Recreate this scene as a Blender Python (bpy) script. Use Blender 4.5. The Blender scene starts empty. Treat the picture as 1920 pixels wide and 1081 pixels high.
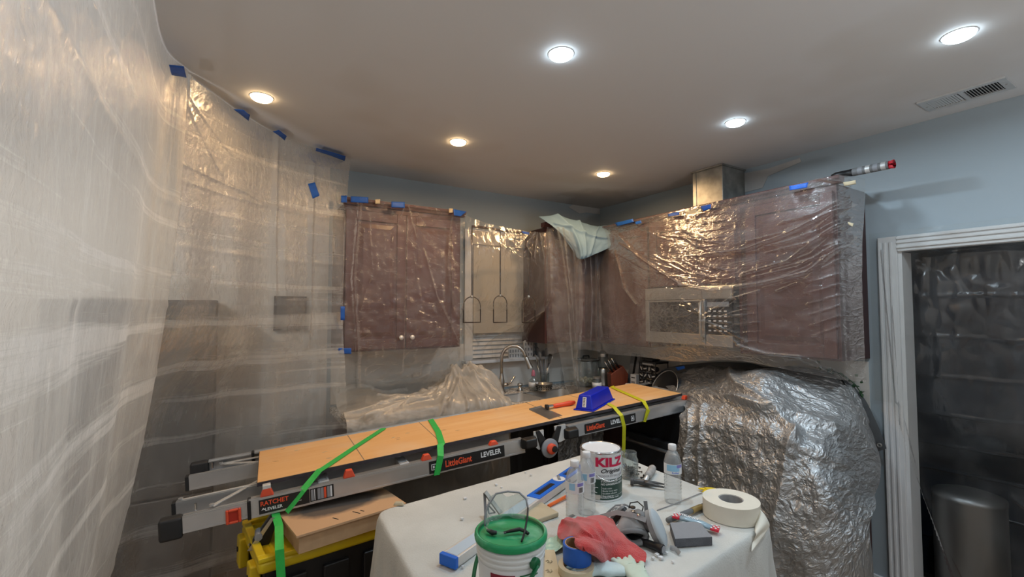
import bpy, bmesh, math, random
import numpy as np
from mathutils import Vector, Matrix, Euler

random.seed(7)
rng = np.random.default_rng(7)
sc = bpy.context.scene
COL = sc.collection
R = math.radians

# ------------------------------------------------------------------ camera, world, light, exposure
CAM_H, YAW, PITCH, FPX = 1.57, R(31.7), R(2.6), 864.0
cam_d = bpy.data.cameras.new('camera')
cam_d.sensor_width = 36.0
cam_d.lens = FPX * 36.0 / 1920.0
cam_d.clip_start = 0.02
cam = bpy.data.objects.new('camera', cam_d)
COL.objects.link(cam)
cam.location = (0, 0, CAM_H)
cam.rotation_euler = (R(90) + PITCH, 0, -YAW)
sc.camera = cam
sc.view_settings.view_transform = 'Standard'
sc.view_settings.look = 'None'
sc.view_settings.gamma = 1.0
sc.view_settings.use_curve_mapping = False
sc.view_settings.exposure = -0.28
sc.cycles.use_denoising = True
sc.cycles.max_bounces = 12
sc.cycles.diffuse_bounces = 6
sc.cycles.transparent_max_bounces = 24
sc.cycles.caustics_reflective = False
sc.cycles.caustics_refractive = False
sc.cycles.sample_clamp_indirect = 4.0
CEIL = 2.54
world = bpy.data.worlds.new('world')
sc.world = world
world.use_nodes = True
world.node_tree.nodes['Background'].inputs[0].default_value = (0.75, 0.82, 0.9, 1)
world.node_tree.nodes['Background'].inputs[1].default_value = 0.3

WARM, COOL = (1.0, 0.62, 0.30), (0.70, 0.87, 1.0)
WARM_W, COOL_W = 8.0, 8.0
LAMPS = [(0.111, 2.36, WARM, WARM_W * .6), (1.116, 2.40, WARM, WARM_W), (2.27, 2.43, WARM, WARM_W * .9),
         (1.057, 1.357, COOL, COOL_W), (2.22, 1.39, COOL, COOL_W), (2.18, 0.52, COOL, COOL_W)]
FILL_LAMPS = [(1.05, -0.6, COOL, 3.0), (2.2, -0.6, COOL, 3.0), (1.05, -1.8, COOL, 2.0), (2.2, -1.8, COOL, 2.0),
              (-1.2, 2.3, (1.0, .88, .74), 12.0), (-1.4, 0.9, (.94, .97, 1.0), 13.0), (-1.4, -0.6, (.9, .95, 1.0), 9.0), (-.3, 4.0, WARM, 0.0)]  # unseen lamps added as fill behind the camera and beyond the curtain
def downlight_or_fill(x, y, col, w, r=0.041):
    if w <= 0: return
    l = bpy.data.lights.new('downlight_or_fill', 'AREA')
    l.shape = 'DISK'; l.size = 2 * r; l.energy = w; l.color = col; l.spread = R(175)
    o = bpy.data.objects.new('downlight_or_fill', l); COL.objects.link(o)
    o.location = (x, y, CEIL - 0.022)
for a in LAMPS + FILL_LAMPS: downlight_or_fill(*a)
# unseen fill lights added to brighten the ceiling: one behind the camera, one beyond the plastic
for i, (x, y, z, w, c) in enumerate(((1.3, -1.4, 1.3, 46.0, (.93, .96, 1.0)), (-1.7, 0.8, 1.0, 36.0, (.96, .97, 1.0)))):
    l = bpy.data.lights.new('fill_uplight', 'AREA'); l.shape = 'DISK'; l.size = .35; l.energy = w; l.color = c; l.spread = R(170)
    o = bpy.data.objects.new('fill_uplight', l); COL.objects.link(o); o.location = (x, y, z); o.rotation_euler = (R(180), 0, 0)

# ------------------------------------------------------------------ pixel rays (photograph 1920x1081) onto real planes
FW = np.array([math.sin(YAW) * math.cos(PITCH), math.cos(YAW) * math.cos(PITCH), math.sin(PITCH)])
RT = np.array([math.cos(YAW), -math.sin(YAW), 0.0])
UPV = np.cross(RT, FW)
CAMP = np.array([0, 0, CAM_H])
def ray(u, v): return FW + RT * (u - 960) / FPX - UPV * (v - 540.5) / FPX
def onz(u, v, z): d = ray(u, v); return Vector(CAMP + d * (z - CAM_H) / d[2])
def onx(u, v, x): d = ray(u, v); return Vector(CAMP + d * x / d[0])
def ony(u, v, y): d = ray(u, v); return Vector(CAMP + d * y / d[1])
def atd(u, v, dist): return Vector(CAMP + ray(u, v) * dist)      # dist along the optical axis

# ------------------------------------------------------------------ object helpers
MW = {}
def tag(o, label=None, cat=None, group=None, kind=None):
    if label: o['label'] = label
    if cat: o['category'] = cat
    if group: o['group'] = group
    if kind: o['kind'] = kind
    return o
def empty(name, loc=(0, 0, 0), rot=(0, 0, 0), label=None, cat=None, group=None, mat=None):
    o = bpy.data.objects.new(name, None); COL.objects.link(o)
    o.empty_display_size = 0.05
    if mat is None:
        o.location = loc; o.rotation_euler = rot
        m = Matrix.Translation(Vector(loc)) @ Euler(rot).to_matrix().to_4x4()
    else:
        o.matrix_world = mat; m = mat
    MW[o.name] = m
    return tag(o, label, cat, group)
def link(name, me, mat, parent=None, smooth=False, bevel=0.0, loc=None):
    o = bpy.data.objects.new(name, me); COL.objects.link(o)
    if mat is not None and not me.materials: me.materials.append(mat)
    if smooth: me.polygons.foreach_set('use_smooth', [True] * len(me.polygons))
    if parent is not None: o.parent = parent
    if loc is not None: o.location = loc
    MW[o.name] = (MW[parent.name] if parent is not None else Matrix.Identity(4)) @ (Matrix.Translation(Vector(loc)) if loc is not None else Matrix.Identity(4))
    if bevel > 0:
        b = o.modifiers.new('bevel', 'BEVEL'); b.width = bevel; b.segments = 2; b.limit_method = 'ANGLE'; b.angle_limit = R(40)
        me.polygons.foreach_set('use_smooth', [True] * len(me.polygons))
        w = o.modifiers.new('wn', 'WEIGHTED_NORMAL'); w.keep_sharp = False
    return o
class MB:
    def __init__(s): s.v = []; s.f = []
    def add(s, vs, fs):
        n = len(s.v); s.v += [tuple(v) for v in vs]; s.f += [tuple(i + n for i in f) for f in fs]; return s
    def box(s, c, d, rot=None):
        M = Euler(rot).to_matrix() if rot is not None and not isinstance(rot, Matrix) else rot
        P = []
        for k in range(8):
            p = Vector(((k & 1) - .5, ((k >> 1) & 1) - .5, (k >> 2) - .5)) * 1.0
            p = Vector((p.x * d[0], p.y * d[1], p.z * d[2]))
            if M is not None: p = M @ p
            P.append(p + Vector(c))
        return s.add(P, [(0, 2, 3, 1), (4, 5, 7, 6), (0, 1, 5, 4), (2, 6, 7, 3), (0, 4, 6, 2), (1, 3, 7, 5)])
    def span(s, a, b):
        return s.box([(a[i] + b[i]) / 2 for i in range(3)], [abs(b[i] - a[i]) for i in range(3)])
    def hexa(s, P):   # 4 bottom + 4 top corners in the same turning order
        return s.add(P, [(3, 2, 1, 0), (4, 5, 6, 7), (0, 1, 5, 4), (1, 2, 6, 5), (2, 3, 7, 6), (3, 0, 4, 7)])
    def lathe(s, prof, n=28, c=(0, 0, 0), cap=True, M=None):
        vs = []; fs = []
        for r, z in prof:
            for k in range(n):
                a = 2 * math.pi * k / n; p = Vector((r * math.cos(a), r * math.sin(a), z))
                if M is not None: p = M @ p
                vs.append(p + Vector(c))
        m = len(prof)
        for i in range(m - 1):
            for k in range(n): fs.append((i * n + k, i * n + (k + 1) % n, (i + 1) * n + (k + 1) % n, (i + 1) * n + k))
        if cap:
            if prof[0][0] > 1e-5: fs.append(tuple(range(n - 1, -1, -1)))
            if prof[-1][0] > 1e-5: fs.append(tuple((m - 1) * n + k for k in range(n)))
        return s.add(vs, fs)
    def tube(s, path, r, n=10, cap=True, flat=None):
        P = [Vector(p) for p in path]; vs = []; fs = []
        rr = r if isinstance(r, (list, tuple)) else [r] * len(P)
        up = Vector((0, 0, 1)); prev = None
        for i, p in enumerate(P):
            t = (P[min(i + 1, len(P) - 1)] - P[max(i - 1, 0)]).normalized()
            if prev is None:
                a = t.cross(up if abs(t.z) < .95 else Vector((1, 0, 0))).normalized()
            else:
                a = (prev - t * prev.dot(t)).normalized()
            prev = a; b = t.cross(a)
            for k in range(n):
                an = 2 * math.pi * k / n
                vs.append(p + a * math.cos(an) * rr[i] + b * math.sin(an) * rr[i] * (flat or 1.0))
        for i in range(len(P) - 1):
            for k in range(n): fs.append((i * n + k, i * n + (k + 1) % n, (i + 1) * n + (k + 1) % n, (i + 1) * n + k))
        if cap: fs += [tuple(range(n - 1, -1, -1)), tuple((len(P) - 1) * n + k for k in range(n))]
        return s.add(vs, fs)
    def prism(s, poly, h, M=None):      # polygon in xy, extruded from z=0 to h, moved by M
        n = len(poly); M = M or Matrix.Identity(4)
        vs = [M @ Vector((p[0], p[1], 0)) for p in poly] + [M @ Vector((p[0], p[1], h)) for p in poly]
        return s.add(vs, [tuple(range(n - 1, -1, -1)), tuple(range(n, 2 * n))] + [(i, (i + 1) % n, n + (i + 1) % n, n + i) for i in range(n)])
    def ribbon(s, path, w, side, th=0.0008):   # flat strap: path of points, width vector direction
        P = [Vector(p) for p in path]; vs = []; fs = []
        for i, p in enumerate(P):
            t = (P[min(i + 1, len(P) - 1)] - P[max(i - 1, 0)]).normalized()
            sd = Vector(side[i] if isinstance(side, list) else side); sd = (sd - t * sd.dot(t)).normalized(); nn = t.cross(sd)
            for a, b in ((-.5, 1), (.5, 1), (.5, -1), (-.5, -1)): vs.append(p + sd * w * a + nn * th * b)
        for i in range(len(P) - 1):
            for k in range(4): fs.append((i * 4 + k, i * 4 + (k + 1) % 4, i * 4 + 4 + (k + 1) % 4, i * 4 + 4 + k))
        fs += [(3, 2, 1, 0), tuple((len(P) - 1) * 4 + k for k in range(4))]
        return s.add(vs, fs)
    def build(s, name, mat, parent=None, smooth=False, bevel=0.0, world=False, sharp=None, loc=None):
        me = bpy.data.meshes.new(name)
        V = s.v
        if world and parent is not None:
            inv = MW[parent.name].inverted(); V = [tuple(inv @ Vector(v)) for v in V]
        me.from_pydata(V, [], s.f); me.update()
        bm = bmesh.new(); bm.from_mesh(me); bmesh.ops.recalc_face_normals(bm, faces=bm.faces); bm.to_mesh(me); bm.free()
        o = link(name, me, mat, parent, smooth, bevel, loc)
        if smooth and sharp: me.set_sharp_from_angle(angle=R(sharp))
        return o
def box(name, a, b, mat, parent=None, bevel=0.0, world=False): return MB().span(a, b).build(name, mat, parent, bevel=bevel, world=world)
def children_of(o): return list(o.children)
def copy_tree(o, parent=None):
    c = o.copy(); COL.objects.link(c)
    if parent is not None: c.parent = parent
    for ch in children_of(o): copy_tree(ch, c)
    return c
def text(s, size, mat, parent, M, name='lettering', bold=0.0, sx=1.0, align='LEFT', th=0.0006, wrap=None, shear=0.0, space=1.0, kids=True):
    cu = bpy.data.curves.new('txt', 'FONT'); cu.body = s; cu.size = size; cu.offset = bold; cu.shear = shear
    cu.align_x = align; cu.align_y = 'CENTER'; cu.resolution_u = 3; cu.space_character = space
    t = bpy.data.objects.new('txt', cu); COL.objects.link(t)
    dg = bpy.context.evaluated_depsgraph_get(); dg.update()
    me = bpy.data.meshes.new_from_object(t.evaluated_get(dg))
    bpy.data.objects.remove(t); bpy.data.curves.remove(cu)
    if wrap:
        bm = bmesh.new(); bm.from_mesh(me)
        bmesh.ops.triangulate(bm, faces=bm.faces)
        for _ in range(3):
            le = [e for e in bm.edges if e.calc_length() > size * .16]
            if le: bmesh.ops.subdivide_edges(bm, edges=le, cuts=1); bmesh.ops.triangulate(bm, faces=bm.faces)
        bm.to_mesh(me); bm.free()
    for v in me.vertices:
        x, y = v.co.x * sx, v.co.y
        if wrap:
            a = x / wrap; v.co = Vector((wrap * math.sin(a), -wrap * math.cos(a), y))
        else: v.co = Vector((x, y, th))
        v.co = M @ v.co
    me.name = name; me.materials.clear()
    return link(name, me, mat, parent)
def frame_mat(o, ex, ey):
    ex = Vector(ex).normalized(); ey = Vector(ey); ez = ex.cross(ey).normalized(); ey = ez.cross(ex).normalized()
    M = Matrix((ex, ey, ez)).transposed().to_4x4(); M.translation = Vector(o); return M

# ------------------------------------------------------------------ numpy sheets
def vnoise(x, y, seed=0):
    r = np.random.default_rng(seed); T = r.random((64, 64))
    xi = np.floor(x).astype(int); yi = np.floor(y).astype(int); fx = x - xi; fy = y - yi
    fx = fx * fx * (3 - 2 * fx); fy = fy * fy * (3 - 2 * fy)
    a = T[xi % 64, yi % 64]; b = T[(xi + 1) % 64, yi % 64]; c = T[xi % 64, (yi + 1) % 64]; d = T[(xi + 1) % 64, (yi + 1) % 64]
    return (a * (1 - fx) + b * fx) * (1 - fy) + (c * (1 - fx) + d * fx) * fy
def ridged(x, y, seed=0): return 1 - np.abs(2 * vnoise(x, y, seed) - 1)
def crumple(x, y, cell, seed=0):
    """faceted creased paper: nearest random seed per point picks a tilted facet"""
    r = np.random.default_rng(seed)
    xi = np.floor(x / cell).astype(int); yi = np.floor(y / cell).astype(int)
    J = r.random((64, 64, 2)); H = r.random((64, 64)); 
    d1 = np.full(x.shape, 9e9); d2 = np.full(x.shape, 9e9); h = np.zeros(x.shape)
    for a in (-1, 0, 1):
        for b in (-1, 0, 1):
            ii = xi + a; jj = yi + b; j = J[ii % 64, jj % 64]
            dx = x / cell - (ii + j[..., 0]); dy = y / cell - (jj + j[..., 1]); d = np.sqrt(dx * dx + dy * dy) - .6 * H[ii % 64, jj % 64]
            m = d < d1
            d2 = np.where(m, d1, np.minimum(d2, d)); d1 = np.where(m, d, d1)
    return np.minimum(d2 - d1, .8)      # 0 on creases, high inside facets
def seg_dist(X, Y, pts):
    D = np.full(X.shape, 9e9)
    for (x0, y0), (x1, y1) in zip(pts[:-1], pts[1:]):
        dx, dy = x1 - x0, y1 - y0; L = dx * dx + dy * dy + 1e-12
        t = np.clip(((X - x0) * dx + (Y - y0) * dy) / L, 0, 1)
        D = np.minimum(D, np.hypot(X - x0 - t * dx, Y - y0 - t * dy))
    return D
def cr_interp(A, n):    # Catmull-Rom along axis 0 to n samples
    A = np.asarray(A, float); m = len(A)
    t = np.linspace(0, m - 1, n); i = np.minimum(t.astype(int), m - 2); f = (t - i).reshape((-1,) + (1,) * (A.ndim - 1))
    g = lambda k: A[np.clip(k, 0, m - 1)]
    p0, p1, p2, p3 = g(i - 1), g(i), g(i + 1), g(i + 2)
    p0 = np.where((i == 0).reshape(f.shape), 2 * p1 - p2, p0); p3 = np.where((i + 2 > m - 1).reshape(f.shape), 2 * p2 - p1, p3)
    return .5 * (2 * p1 + (p2 - p0) * f + (2 * p0 - 5 * p1 + 4 * p2 - p3) * f ** 2 + (3 * p1 - p0 - 3 * p2 + p3) * f ** 3)
def surf(ctrl, nu, nv):     # ctrl[row][col] -> (nv, nu, 3)
    A = cr_interp(np.array(ctrl, float), nv)
    return np.transpose(cr_interp(np.transpose(A, (1, 0, 2)), nu), (1, 0, 2))
def grid_normals(P):
    du = np.gradient(P, axis=1); dv = np.gradient(P, axis=0); n = np.cross(du, dv)
    return n / (np.linalg.norm(n, axis=2, keepdims=True) + 1e-9)
def arc_uv(P):
    du = np.linalg.norm(np.diff(P, axis=1), axis=2).mean(0); dv = np.linalg.norm(np.diff(P, axis=0), axis=2).mean(1)
    u = np.concatenate([[0], np.cumsum(du)]); v = np.concatenate([[0], np.cumsum(dv)])
    return np.meshgrid(u, v)
def sheet(name, P, mat, parent=None, mask=None, thick=0.0, label=None, cat=None, group=None, toward=None):
    nv, nu = P.shape[:2]
    idx = np.arange(nu * nv).reshape(nv, nu)
    q = np.stack([idx[:-1, :-1], idx[:-1, 1:], idx[1:, 1:], idx[1:, :-1]], -1)
    if mask is not None: q = q[mask[:-1, :-1]]
    q = q.reshape(-1, 4)
    me = bpy.data.meshes.new(name)
    V = P.reshape(-1, 3)
    if parent is not None:
        Mi = np.array(MW[parent.name].inverted()); V = V @ Mi[:3, :3].T + Mi[:3, 3]
    me.from_pydata(V.tolist(), [], q.tolist())
    U, W = arc_uv(P); uv = np.stack([U.ravel(), W.ravel()], -1)
    L = me.uv_layers.new(name='uv'); L.data.foreach_set('uv', uv[q.ravel()].ravel())
    if mask is not None:
        bm = bmesh.new(); bm.from_mesh(me); bmesh.ops.delete(bm, geom=[v for v in bm.verts if not v.link_faces], context='VERTS'); bm.to_mesh(me); bm.free()
    me.update()
    o = link(name, me, mat, parent, smooth=True)
    if thick:
        s = o.modifiers.new('solid', 'SOLIDIFY'); s.thickness = thick; s.offset = 0
    return tag(o, label, cat, group)
def smoothstep(a, b, x): t = np.clip((x - a) / (b - a), 0, 1); return t * t * (3 - 2 * t)

# ------------------------------------------------------------------ materials
def nt(name):
    m = bpy.data.materials.new(name); m.use_nodes = True; t = m.node_tree
    return m, t, t.nodes, t.links, t.nodes['Principled BSDF']
def pbr(name, col, rough=0.5, metal=0.0, spec=0.5, var=0.0, scale=8.0, bump=0.0, bscale=60.0, col2=None, coords='Object', stretch=(1, 1, 1), detail=4.0, lo=.35, hi=.65, coat=0.0, emit=None, estr=0.0, trans=0.0, ior=1.45, alpha=1.0, sheen=0.0):
    m, t, N, L, b = nt(name)
    b.inputs['Base Color'].default_value = (*col, 1); b.inputs['Roughness'].default_value = rough
    b.inputs['Metallic'].default_value = metal; b.inputs['Specular IOR Level'].default_value = spec
    b.inputs['Coat Weight'].default_value = coat; b.inputs['Transmission Weight'].default_value = trans; b.inputs['IOR'].default_value = ior
    b.inputs['Alpha'].default_value = alpha; b.inputs['Sheen Weight'].default_value = sheen
    if emit: b.inputs['Emission Color'].default_value = (*emit, 1); b.inputs['Emission Strength'].default_value = estr
    tc = N.new('ShaderNodeTexCoord'); mp = N.new('ShaderNodeMapping'); mp.inputs['Scale'].default_value = stretch
    L.new(tc.outputs[coords], mp.inputs[0])
    if var > 0 or col2:
        n = N.new('ShaderNodeTexNoise'); n.inputs['Scale'].default_value = scale; n.inputs['Detail'].default_value = detail
        L.new(mp.outputs[0], n.inputs['Vector'])
        r = N.new('ShaderNodeMapRange'); r.inputs['From Min'].default_value = lo; r.inputs['From Max'].default_value = hi
        L.new(n.outputs['Fac'], r.inputs['Value'])
        x = N.new('ShaderNodeMix'); x.data_type = 'RGBA'
        c2 = col2 or tuple(max(0, c * (1 - var)) for c in col)
        x.inputs['A'].default_value = (*col, 1); x.inputs['B'].default_value = (*c2, 1)
        L.new(r.outputs[0], x.inputs['Factor']); L.new(x.outputs['Result'], b.inputs['Base Color'])
    if bump > 0:
        n2 = N.new('ShaderNodeTexNoise'); n2.inputs['Scale'].default_value = bscale; n2.inputs['Detail'].default_value = 5
        L.new(mp.outputs[0], n2.inputs['Vector'])
        bp = N.new('ShaderNodeBump'); bp.inputs['Strength'].default_value = bump; bp.inputs['Distance'].default_value = 0.01
        L.new(n2.outputs['Fac'], bp.inputs['Height']); L.new(bp.outputs[0], b.inputs['Normal'])
    return m
def math_n(N, L, op, a, b=None):
    n = N.new('ShaderNodeMath'); n.operation = op
    for i, x in enumerate((a, b)):
        if x is None: continue
        if isinstance(x, (int, float)): n.inputs[i].default_value = x
        else: L.new(x, n.inputs[i])
    return n.outputs[0]
def plastic(name, tint=(.9, .88, .84), opac=.12, scuff=.15, haze=.25, gloss=.12, rough=.16, bump=.5, bscale=30.0, stretch=(1, 1, 1), band=0.0, streak=0.0, face=.22, blur=.35, fres=.45, crease=0.0, cst=(1, 2.5, 1)):
    """thin polythene film: mostly see-through, partly hazy, a share of milky scatter, a shiny creased face"""
    m, t, N, L, b = nt(name); N.remove(b); out = N['Material Output']
    tc = N.new('ShaderNodeTexCoord'); mp = N.new('ShaderNodeMapping'); mp.inputs['Scale'].default_value = stretch
    L.new(tc.outputs['UV'], mp.inputs[0])
    n = N.new('ShaderNodeTexNoise'); n.inputs['Scale'].default_value = bscale; n.inputs['Detail'].default_value = 6; n.inputs['Roughness'].default_value = .6; n.inputs['Distortion'].default_value = .6
    L.new(mp.outputs[0], n.inputs['Vector'])
    bp = N.new('ShaderNodeBump'); bp.inputs['Strength'].default_value = bump; bp.inputs['Distance'].default_value = .012
    hh = n.outputs['Fac']
    if crease:
        mc = N.new('ShaderNodeMapping'); mc.inputs['Scale'].default_value = cst; mc.inputs['Rotation'].default_value = (0, 0, .35); L.new(tc.outputs['UV'], mc.inputs[0])
        wn = N.new('ShaderNodeTexNoise'); wn.inputs['Scale'].default_value = 4; wn.inputs['Detail'].default_value = 3; L.new(mc.outputs[0], wn.inputs['Vector'])
        mv = N.new('ShaderNodeMix'); mv.data_type = 'VECTOR'; mv.inputs['Factor'].default_value = .25; L.new(mc.outputs[0], mv.inputs['A']); L.new(wn.outputs['Color'], mv.inputs['B'])
        for s_, k_ in ((7, 1.0), (17, .5)):
            vo = N.new('ShaderNodeTexVoronoi'); vo.feature = 'DISTANCE_TO_EDGE'; vo.inputs['Scale'].default_value = s_; L.new(mv.outputs['Result'], vo.inputs['Vector'])
            hh = math_n(N, L, 'ADD', hh, math_n(N, L, 'MULTIPLY', math_n(N, L, 'MINIMUM', vo.outputs['Distance'], .07), crease * k_ * 10))
    L.new(hh, bp.inputs['Height'])
    n3 = N.new('ShaderNodeTexNoise'); n3.inputs['Scale'].default_value = 5; n3.inputs['Detail'].default_value = 8; L.new(mp.outputs[0], n3.inputs['Vector'])
    r3 = N.new('ShaderNodeMapRange'); r3.inputs['From Min'].default_value = .45; r3.inputs['From Max'].default_value = .75; r3.inputs['To Max'].default_value = scuff
    L.new(n3.outputs['Fac'], r3.inputs['Value'])
    op = math_n(N, L, 'ADD', r3.outputs[0], opac)
    def layer(st, sc_, lo, hi, amt, op):
        mp2 = N.new('ShaderNodeMapping'); mp2.inputs['Scale'].default_value = st; L.new(tc.outputs['UV'], mp2.inputs[0])
        n4 = N.new('ShaderNodeTexNoise'); n4.inputs['Scale'].default_value = sc_; n4.inputs['Detail'].default_value = 7; n4.inputs['Roughness'].default_value = .65
        L.new(mp2.outputs[0], n4.inputs['Vector'])
        r4 = N.new('ShaderNodeMapRange'); r4.inputs['From Min'].default_value = lo; r4.inputs['From Max'].default_value = hi; r4.inputs['To Max'].default_value = amt
        L.new(n4.outputs['Fac'], r4.inputs['Value']); return math_n(N, L, 'ADD', op, r4.outputs[0])
    if band: op = layer((.10, 3.4, 1), 2.2, .54, .60, band, op)
    if streak: op = layer((9, .35, 1), 3.0, .5, .72, streak, op)
    lw = N.new('ShaderNodeLayerWeight'); lw.inputs['Blend'].default_value = .28
    op = math_n(N, L, 'MINIMUM', math_n(N, L, 'ADD', op, math_n(N, L, 'MULTIPLY', lw.outputs['Facing'], face)), .95)
    tr = N.new('ShaderNodeBsdfTransparent'); tr.inputs[0].default_value = (.97, .965, .95, 1)
    rf = N.new('ShaderNodeBsdfRefraction'); rf.inputs['IOR'].default_value = 1.01; rf.inputs['Roughness'].default_value = blur; rf.inputs[0].default_value = (.95, .95, .93, 1)
    m1 = N.new('ShaderNodeMixShader'); m1.inputs[0].default_value = haze; L.new(tr.outputs[0], m1.inputs[1]); L.new(rf.outputs[0], m1.inputs[2])
    df = N.new('ShaderNodeBsdfDiffuse'); df.inputs[0].default_value = (*tint, 1)
    tl = N.new('ShaderNodeBsdfTranslucent'); tl.inputs[0].default_value = (*tint, 1)
    m2 = N.new('ShaderNodeMixShader'); m2.inputs[0].default_value = .4; L.new(df.outputs[0], m2.inputs[1]); L.new(tl.outputs[0], m2.inputs[2])
    m3 = N.new('ShaderNodeMixShader'); L.new(op, m3.inputs[0]); L.new(m1.outputs[0], m3.inputs[1]); L.new(m2.outputs[0], m3.inputs[2])
    gl = N.new('ShaderNodeBsdfGlossy'); gl.inputs['Roughness'].default_value = rough; gl.inputs[0].default_value = (1, 1, 1, 1); L.new(bp.outputs[0], gl.inputs['Normal'])
    fr = N.new('ShaderNodeFresnel'); fr.inputs['IOR'].default_value = 1.45; L.new(bp.outputs[0], fr.inputs['Normal'])
    gf = math_n(N, L, 'MINIMUM', math_n(N, L, 'ADD', math_n(N, L, 'MULTIPLY', fr.outputs[0], fres), gloss), .6)
    m4 = N.new('ShaderNodeMixShader'); L.new(gf, m4.inputs[0]); L.new(m3.outputs[0], m4.inputs[1]); L.new(gl.outputs[0], m4.inputs[2])
    L.new(m4.outputs[0], out.inputs['Surface'])
    return m
def granite(name):
    m, t, N, L, b = nt(name)
    tc = N.new('ShaderNodeTexCoord'); v = N.new('ShaderNodeTexVoronoi'); v.inputs['Scale'].default_value = 95; L.new(tc.outputs['Object'], v.inputs['Vector'])
    n = N.new('ShaderNodeTexNoise'); n.inputs['Scale'].default_value = 40; n.inputs['Detail'].default_value = 6; L.new(tc.outputs['Object'], n.inputs['Vector'])
    x = N.new('ShaderNodeMix'); x.data_type = 'RGBA'; x.inputs['Factor'].default_value = .55; L.new(v.outputs['Color'], x.inputs['A']); L.new(n.outputs['Fac'], x.inputs['B'])
    bw = N.new('ShaderNodeRGBToBW'); L.new(x.outputs['Result'], bw.inputs[0])
    cr = N.new('ShaderNodeValToRGB'); e = cr.color_ramp.elements; e[0].position = .34; e[0].color = (.03, .026, .022, 1); e[1].position = .56; e[1].color = (.74, .68, .60, 1)
    q = cr.color_ramp.elements.new(.43); q.color = (.36, .30, .24, 1); L.new(bw.outputs[0], cr.inputs[0]); L.new(cr.outputs[0], b.inputs['Base Color'])
    b.inputs['Roughness'].default_value = .18
    return m
def wood(name, c1, c2, rough=.5, scale=3.0, stretch=(.6, 9, 9), bump=.1, dust=None):
    m, t, N, L, b = nt(name)
    tc = N.new('ShaderNodeTexCoord'); mp = N.new('ShaderNodeMapping'); mp.inputs['Scale'].default_value = stretch; L.new(tc.outputs['Object'], mp.inputs[0])
    n = N.new('ShaderNodeTexNoise'); n.inputs['Scale'].default_value = scale; n.inputs['Detail'].default_value = 8; n.inputs['Distortion'].default_value = 1.2; L.new(mp.outputs[0], n.inputs['Vector'])
    cr = N.new('ShaderNodeValToRGB'); e = cr.color_ramp.elements; e[0].position = .3; e[0].color = (*c1, 1); e[1].position = .7; e[1].color = (*c2, 1)
    L.new(n.outputs['Fac'], cr.inputs[0]); last = cr.outputs[0]
    if dust:
        n2 = N.new('ShaderNodeTexNoise'); n2.inputs['Scale'].default_value = 2.6; n2.inputs['Detail'].default_value = 3; L.new(tc.outputs['Object'], n2.inputs['Vector'])
        r = N.new('ShaderNodeMapRange'); r.inputs['From Min'].default_value = .5; r.inputs['From Max'].default_value = .72; r.inputs['To Max'].default_value = .5; L.new(n2.outputs['Fac'], r.inputs['Value'])
        x = N.new('ShaderNodeMix'); x.data_type = 'RGBA'; x.inputs['B'].default_value = (*dust, 1); L.new(r.outputs[0], x.inputs['Factor']); L.new(last, x.inputs['A']); last = x.outputs['Result']
    L.new(last, b.inputs['Base Color']); b.inputs['Roughness'].default_value = rough
    bp = N.new('ShaderNodeBump'); bp.inputs['Strength'].default_value = bump; bp.inputs['Distance'].default_value = .003; L.new(n.outputs['Fac'], bp.inputs['Height']); L.new(bp.outputs[0], b.inputs['Normal'])
    return m
def foil(name):
    m, t, N, L, b = nt(name)
    tc = N.new('ShaderNodeTexCoord')
    n0 = N.new('ShaderNodeTexNoise'); n0.inputs['Scale'].default_value = 9; n0.inputs['Detail'].default_value = 3; L.new(tc.outputs['UV'], n0.inputs['Vector'])
    ad = N.new('ShaderNodeMix'); ad.data_type = 'VECTOR'; ad.inputs['Factor'].default_value = .08; L.new(tc.outputs['UV'], ad.inputs['A']); L.new(n0.outputs['Color'], ad.inputs['B'])
    hs = []
    for s, w in ((16, 1.0), (38, .5), (80, .25)):
        v = N.new('ShaderNodeTexVoronoi'); v.feature = 'DISTANCE_TO_EDGE'; v.inputs['Scale'].default_value = s; L.new(ad.outputs['Result'], v.inputs['Vector'])
        hs.append(math_n(N, L, 'MULTIPLY', math_n(N, L, 'MINIMUM', v.outputs['Distance'], .35), w))
    h = math_n(N, L, 'ADD', math_n(N, L, 'ADD', hs[0], hs[1]), hs[2])
    bp = N.new('ShaderNodeBump'); bp.inputs['Strength'].default_value = .9; bp.inputs['Distance'].default_value = .018; L.new(h, bp.inputs['Height']); L.new(bp.outputs[0], b.inputs['Normal'])
    b.inputs['Base Color'].default_value = (.44, .445, .45, 1); b.inputs['Metallic'].default_value = .75; b.inputs['Roughness'].default_value = .42
    return m
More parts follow.
